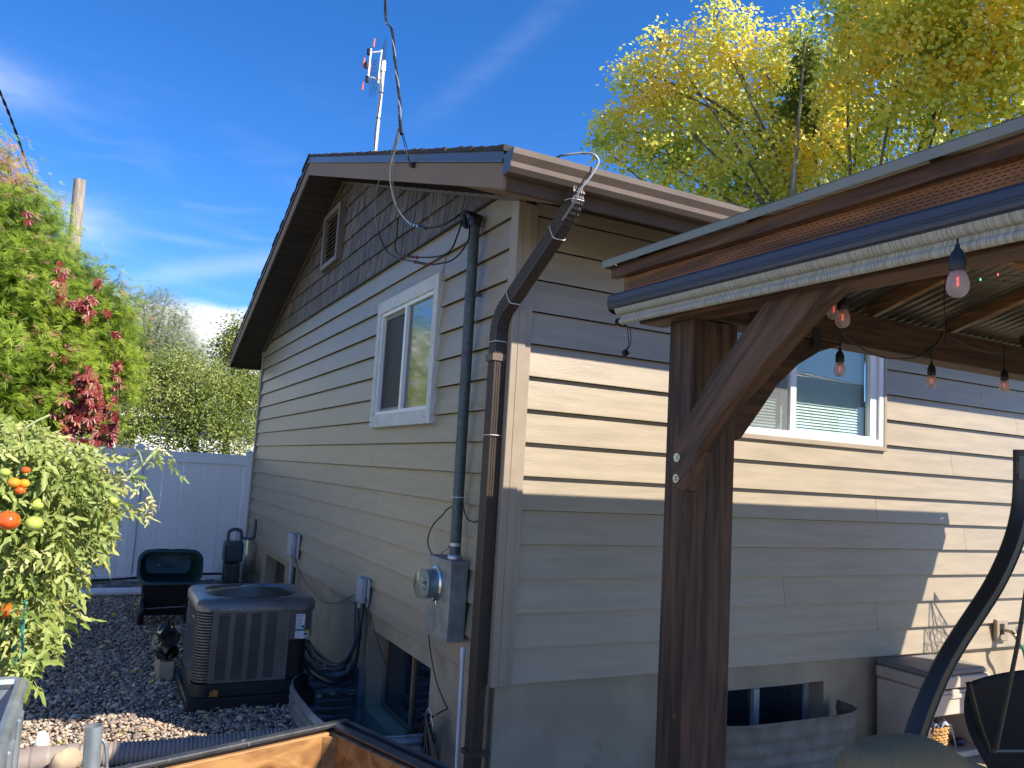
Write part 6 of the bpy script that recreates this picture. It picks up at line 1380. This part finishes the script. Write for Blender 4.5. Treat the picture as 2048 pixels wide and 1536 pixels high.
# ------------------------------------------------------------------ patio side things
def swing():
    s=thing('patio_swing','dark metal patio swing frame with black mesh seat at the right edge','swing',(1.0,-2.6,DK))
    Y=-2.45
    c=[(2046,900),(2046,955),(2043,1010),(2032,1065),(2012,1120),(1985,1175),(1950,1230),(1912,1288),(1880,1345),(1852,1410),(1832,1465),(1815,1520),(1800,1580)]
    pr=[(-.017,-.028),(.017,-.028),(.021,-.02),(.021,.02),(.017,.028),(-.017,.028),(-.021,.02),(-.021,-.02)]
    A=at(2046,900,1,Y); ups=(0,-1,0)
    MB().sweep([(a*1.0,b) for a,b in pr],spline([at(a,b,1,Y) for a,b in c],6),ups=ups).build('arched_leg',m_swing,s,smooth=True,ang=40)
    # seam rail on the leg
    MB().tube([p+Vector((0,-.0285,0)) for p in spline([at(a+6,b,1,Y) for a,b in c[1:]],6)],.0025,5).build('leg_seam',m_blackp,s)
    MB().obox(at(2045,935,1,Y-.032),(.030,0,0),(0,.004,0),(0,0,.045)).build('bracket_plate',m_swing,s,bevel=.002)
    for (px,py) in ((2036,918),(2036,953)): MB().lathe([(.001,.005),(.007,.004),(.009,0)],at(px,py,1,Y-.036),(0,-1,0),12).build('bolt',m_black,s,smooth=True)
    rows=[]
    for i in range(9):
        f=i/8; a=at(1938+ (1978-1938)*f,1368+(1540-1368)*f,1,-2.3); b=at(2110,1335+(1560-1335)*f,1,-2.5); r=[]
        for k in range(10):
            g=k/9; q=a.lerp(b,g); q.y+=.05*math.sin(math.pi*f)+.03*math.sin(math.pi*g); r.append(tuple(q))
        rows.append(r)
    MB().grid(rows).build('seat_sling',m_seatf,s,smooth=True,solid=.014)
    MB().tube(spline([at(1938,1366,1,-2.3),at(1957,1440,1,-2.3),at(1978,1500,1,-2.3),at(1990,1560,1,-2.3)],6),.012,8).build('seat_rail',m_swing,s,smooth=True)
    MB().tube([at(2062,1120,1,-2.55),at(2035,1290,1,-2.52),at(1992,1500,1,-2.45)],.0075,8).build('hanger_rod',m_swing,s,smooth=True)
    MB().tube([at(1988,1502,1,-2.45),at(2080,1502,1,-2.45)],.008,8).build('arm_rail',m_swing,s,smooth=True)
    # olive seat cushion in the foreground
    k=thing('olive_cushion','olive brown padded swing cushion in the bottom foreground','cushion',(.4,-2.9,.2))
    q=spline([at(a,b,1,-2.72) for a,b in ((1702,1532),(1735,1546),(1790,1556),(1850,1556),(1910,1580),(1990,1620))],6); n=len(q)
    rad=[.050+.055*min(1,i/9)**.7-.010*math.sin(i*.33) for i in range(n)]; q=[q[0]-(q[1]-q[0])*1.6]+q; rad=[.022]+rad
    MB().tube(q,rad,18).build('cushion_body',m_cush,k,smooth=True,ang=80)
    pass
swing()
def storage():
    b=thing('storage_bench','taupe resin storage box with grey lid and open shelf against the house','storage box',(3.55,-.26,DK))
    x0,x1,y0,y1=3.20,3.88,-.47,-.05; zt_=.02
    z=lambda v:DK+v
    H=.63
    MB().box(x0,x0+.04,y0,y1,DK,z(H-.14)).build('side_wall',m_bin,b,bevel=.012,smooth=True,seg=2)
    MB().box(x1-.04,x1,y0,y1,DK,z(H-.14)).build('side_wall',m_bin,b,bevel=.012,smooth=True,seg=2)
    MB().box(x0+.04,x1-.04,y1-.03,y1,DK,z(H-.14)).build('back_wall',m_bin,b)
    MB().box(x0+.04,x1-.04,y0-.015,y1-.03,DK,z(.045)).build('shelf',m_bin,b,bevel=.012)
    MB().box(x0+.04,x1-.04,y0+.03,y1-.03,z(.335),z(.36)).build('bin_floor',m_bin,b)
    MB().box(x0+.0405,x1-.0405,y0-.018,y0+.02,z(.315),z(H-.145)).build('drawer_front',m_bin,b,bevel=.008,smooth=True,seg=2)
    MB().box(x0-.012,x1+.012,y0-.022,y1,z(H-.135),z(H-.05)).build('lid_band',m_bin,b,bevel=.016,smooth=True,seg=3)
    MB().box(x0-.0,x1-.0,y0-.005,y1,z(H-.049),z(H-.005)).build('lid',m_lid,b,bevel=.018,smooth=True,seg=3)
    MB().box(x0+.10,x1-.10,y0-.0285,y0-.0225,z(H-.20),z(H-.17)).build('handle_lip',m_bin,b,bevel=.002)
    lg=MB().box(3.585,3.645,y0-.0205,y0-.0183,z(.40),z(.46)).build('red_logo',mat('logo_red',(.70,.10,.08),rough=.5,var=.15,bump=0),b)
    q=MB(); 
    for (a,c,d,e) in ((3.592,3.637,.446,.450),(3.592,3.605,.41,.44),(3.612,3.618,.41,.44),(3.625,3.637,.42,.43),(3.592,3.637,.404,.408)): q.box(a,c,y0-.0212,y0-.0206,z(d),z(e))
    q.build('print',m_bin,lg)
    k=thing('wicker_basket','yellow wicker basket standing on the shelf of the storage box','basket',(3.42,-.33,DK+.05))
    zb=DK+.047; n=36; lay=9; bm=MB()
    for j in range(lay):
        zz=zb+.012+.019*j; R1=.105+.018*j/lay; R2=.085+.014*j/lay
        pth=[]
        for i in range(n*2):
            a=2*math.pi*i/(n*2); w=.006*math.sin(a*n/2+ (math.pi if j%2 else 0)); pth.append((3.40+(R1*1.15+w)*math.cos(a),-.345+(R2+w)*math.sin(a),zz+(.012*math.cos(2*a) if j>6 else 0)))
        tag(MB().tube(pth,.0095,6,closed=True).build('woven_strand',m_wick,k,smooth=True))
    MB().lathe([(.001,0),(.09,0),(.10,.17),(.095,.17),(.085,.01)],(3.40,-.345,zb),n=20).build('lining',m_wick,k)
    c=thing('crumpled_cloth','crumpled grey and white cloth heaped in the wicker basket','cloth',(3.45,-.38,-.38)); rows=[]
    for i in range(14):
        r=[]
        for j in range(14):
            u=i/13;v=j/13; r.append((3.30+.26*u+.01*math.sin(v*9),-.44+.17*v,-.405+.05*math.sin(u*7+v*3)*math.cos(v*6+u*4)+.02*math.sin(17*u-9*v)-.05*(u-.4)**2*4-.22*max(0,u-.78)))
        rows.append(r)
    MB().grid(rows).build('cloth_body',m_cloth,c,smooth=True,ang=80,solid=.004)
    c2=thing('dark_sandals','pair of dark items lying on the shelf beside the basket','shoe',(3.68,-.35,DK+.05)); rows=[]
    for i in range(7):
        r=[]
        for j in range(9):
            a=2*math.pi*j/8; s=math.sin(math.pi*(i+.3)/6.6); r.append((3.60+.03*i,-.37+.045*s*math.cos(a),DK+.075+.03*s*math.sin(a)))
        rows.append(r)
    MB().grid(rows).build('shoe_body',m_blackp,c2,smooth=True)
    # tap and hose
    h=thing('hose_tap','outdoor brass tap in a tan mounting block on the siding','tap',(4.8,-.05,.1))
    p=at(2005,1262,1,-.03)
    MB().box(p.x-.07,p.x+.085,-.028,.01,p.z-.085,p.z+.095).build('mounting_block',m_trim,h,bevel=.006)
    MB().box(p.x-.035,p.x+.03,-.030,-.0285,p.z-.03,p.z+.06).build('recess',m_dark,h)
    MB().tube([(p.x,-.03,p.z+.01),(p.x,-.11,p.z+.01)],.014,10).build('valve_body',m_brass,h,smooth=True)
    MB().lathe([(.001,0),(.03,0),(.034,.006),(.03,.012),(.001,.012)],(p.x+.03,-.13,p.z+.025),(.3,-1,.2),14).build('hand_wheel',m_sil,h,smooth=True)
    MB().tube(spline([(p.x,-.10,p.z+.01),(p.x+.01,-.13,p.z-.02),(p.x+.03,-.14,p.z-.06),(p.x+.05,-.14,p.z-.085)],6),.015,10).build('spout',m_brass,h,smooth=True)
    q=thing('garden_hose','green garden hose curving down from the tap','hose',(4.9,-.15,-.2))
    a=Vector((p.x+.05,-.14,p.z-.085)); MB().tube(spline([a,a+Vector((.05,0,-.05)),a+Vector((.09,0,-.16)),a+Vector((.10,-.0,-.32)),a+Vector((.05,-.05,-.60))],8),.012,10).build('tubing',m_hose,q,smooth=True)
    # obelisk trellis whose lattice shadow falls on the siding (it stands outside the view)
    ax_,ay_,az_=4.68,-1.0,1.60
    tr=thing('garden_trellis','dark metal obelisk trellis standing on the deck beyond the right edge of the picture','trellis',(ax_,ay_,DK))
    H=az_-DK; hw=.52
    cor=[(sx,sy) for sx,sy in ((-1,-1),(1,-1),(1,1),(-1,1))]
    def pt(sx,sy,f): return Vector((ax_+sx*hw*f,ay_+sy*hw*f,az_-H*f))
    for sx,sy in cor: MB().tube([pt(sx,sy,.0),pt(sx,sy,1)],.007,6).build('leg',m_swing,tr)
    for i in range(4):
        a,b=cor[i],cor[(i+1)%4]; m=MB()
        for k in range(2,22):
            f=k/22
            for q in (0,1):
                A_,B_=(a,b) if q else (b,a); m.tube([pt(*A_,f),pt(*B_,min(1,f+.10+.12*f))],.0028,4)
        tag(m.build('lattice',m_swing,tr),kind='stuff')
storage()
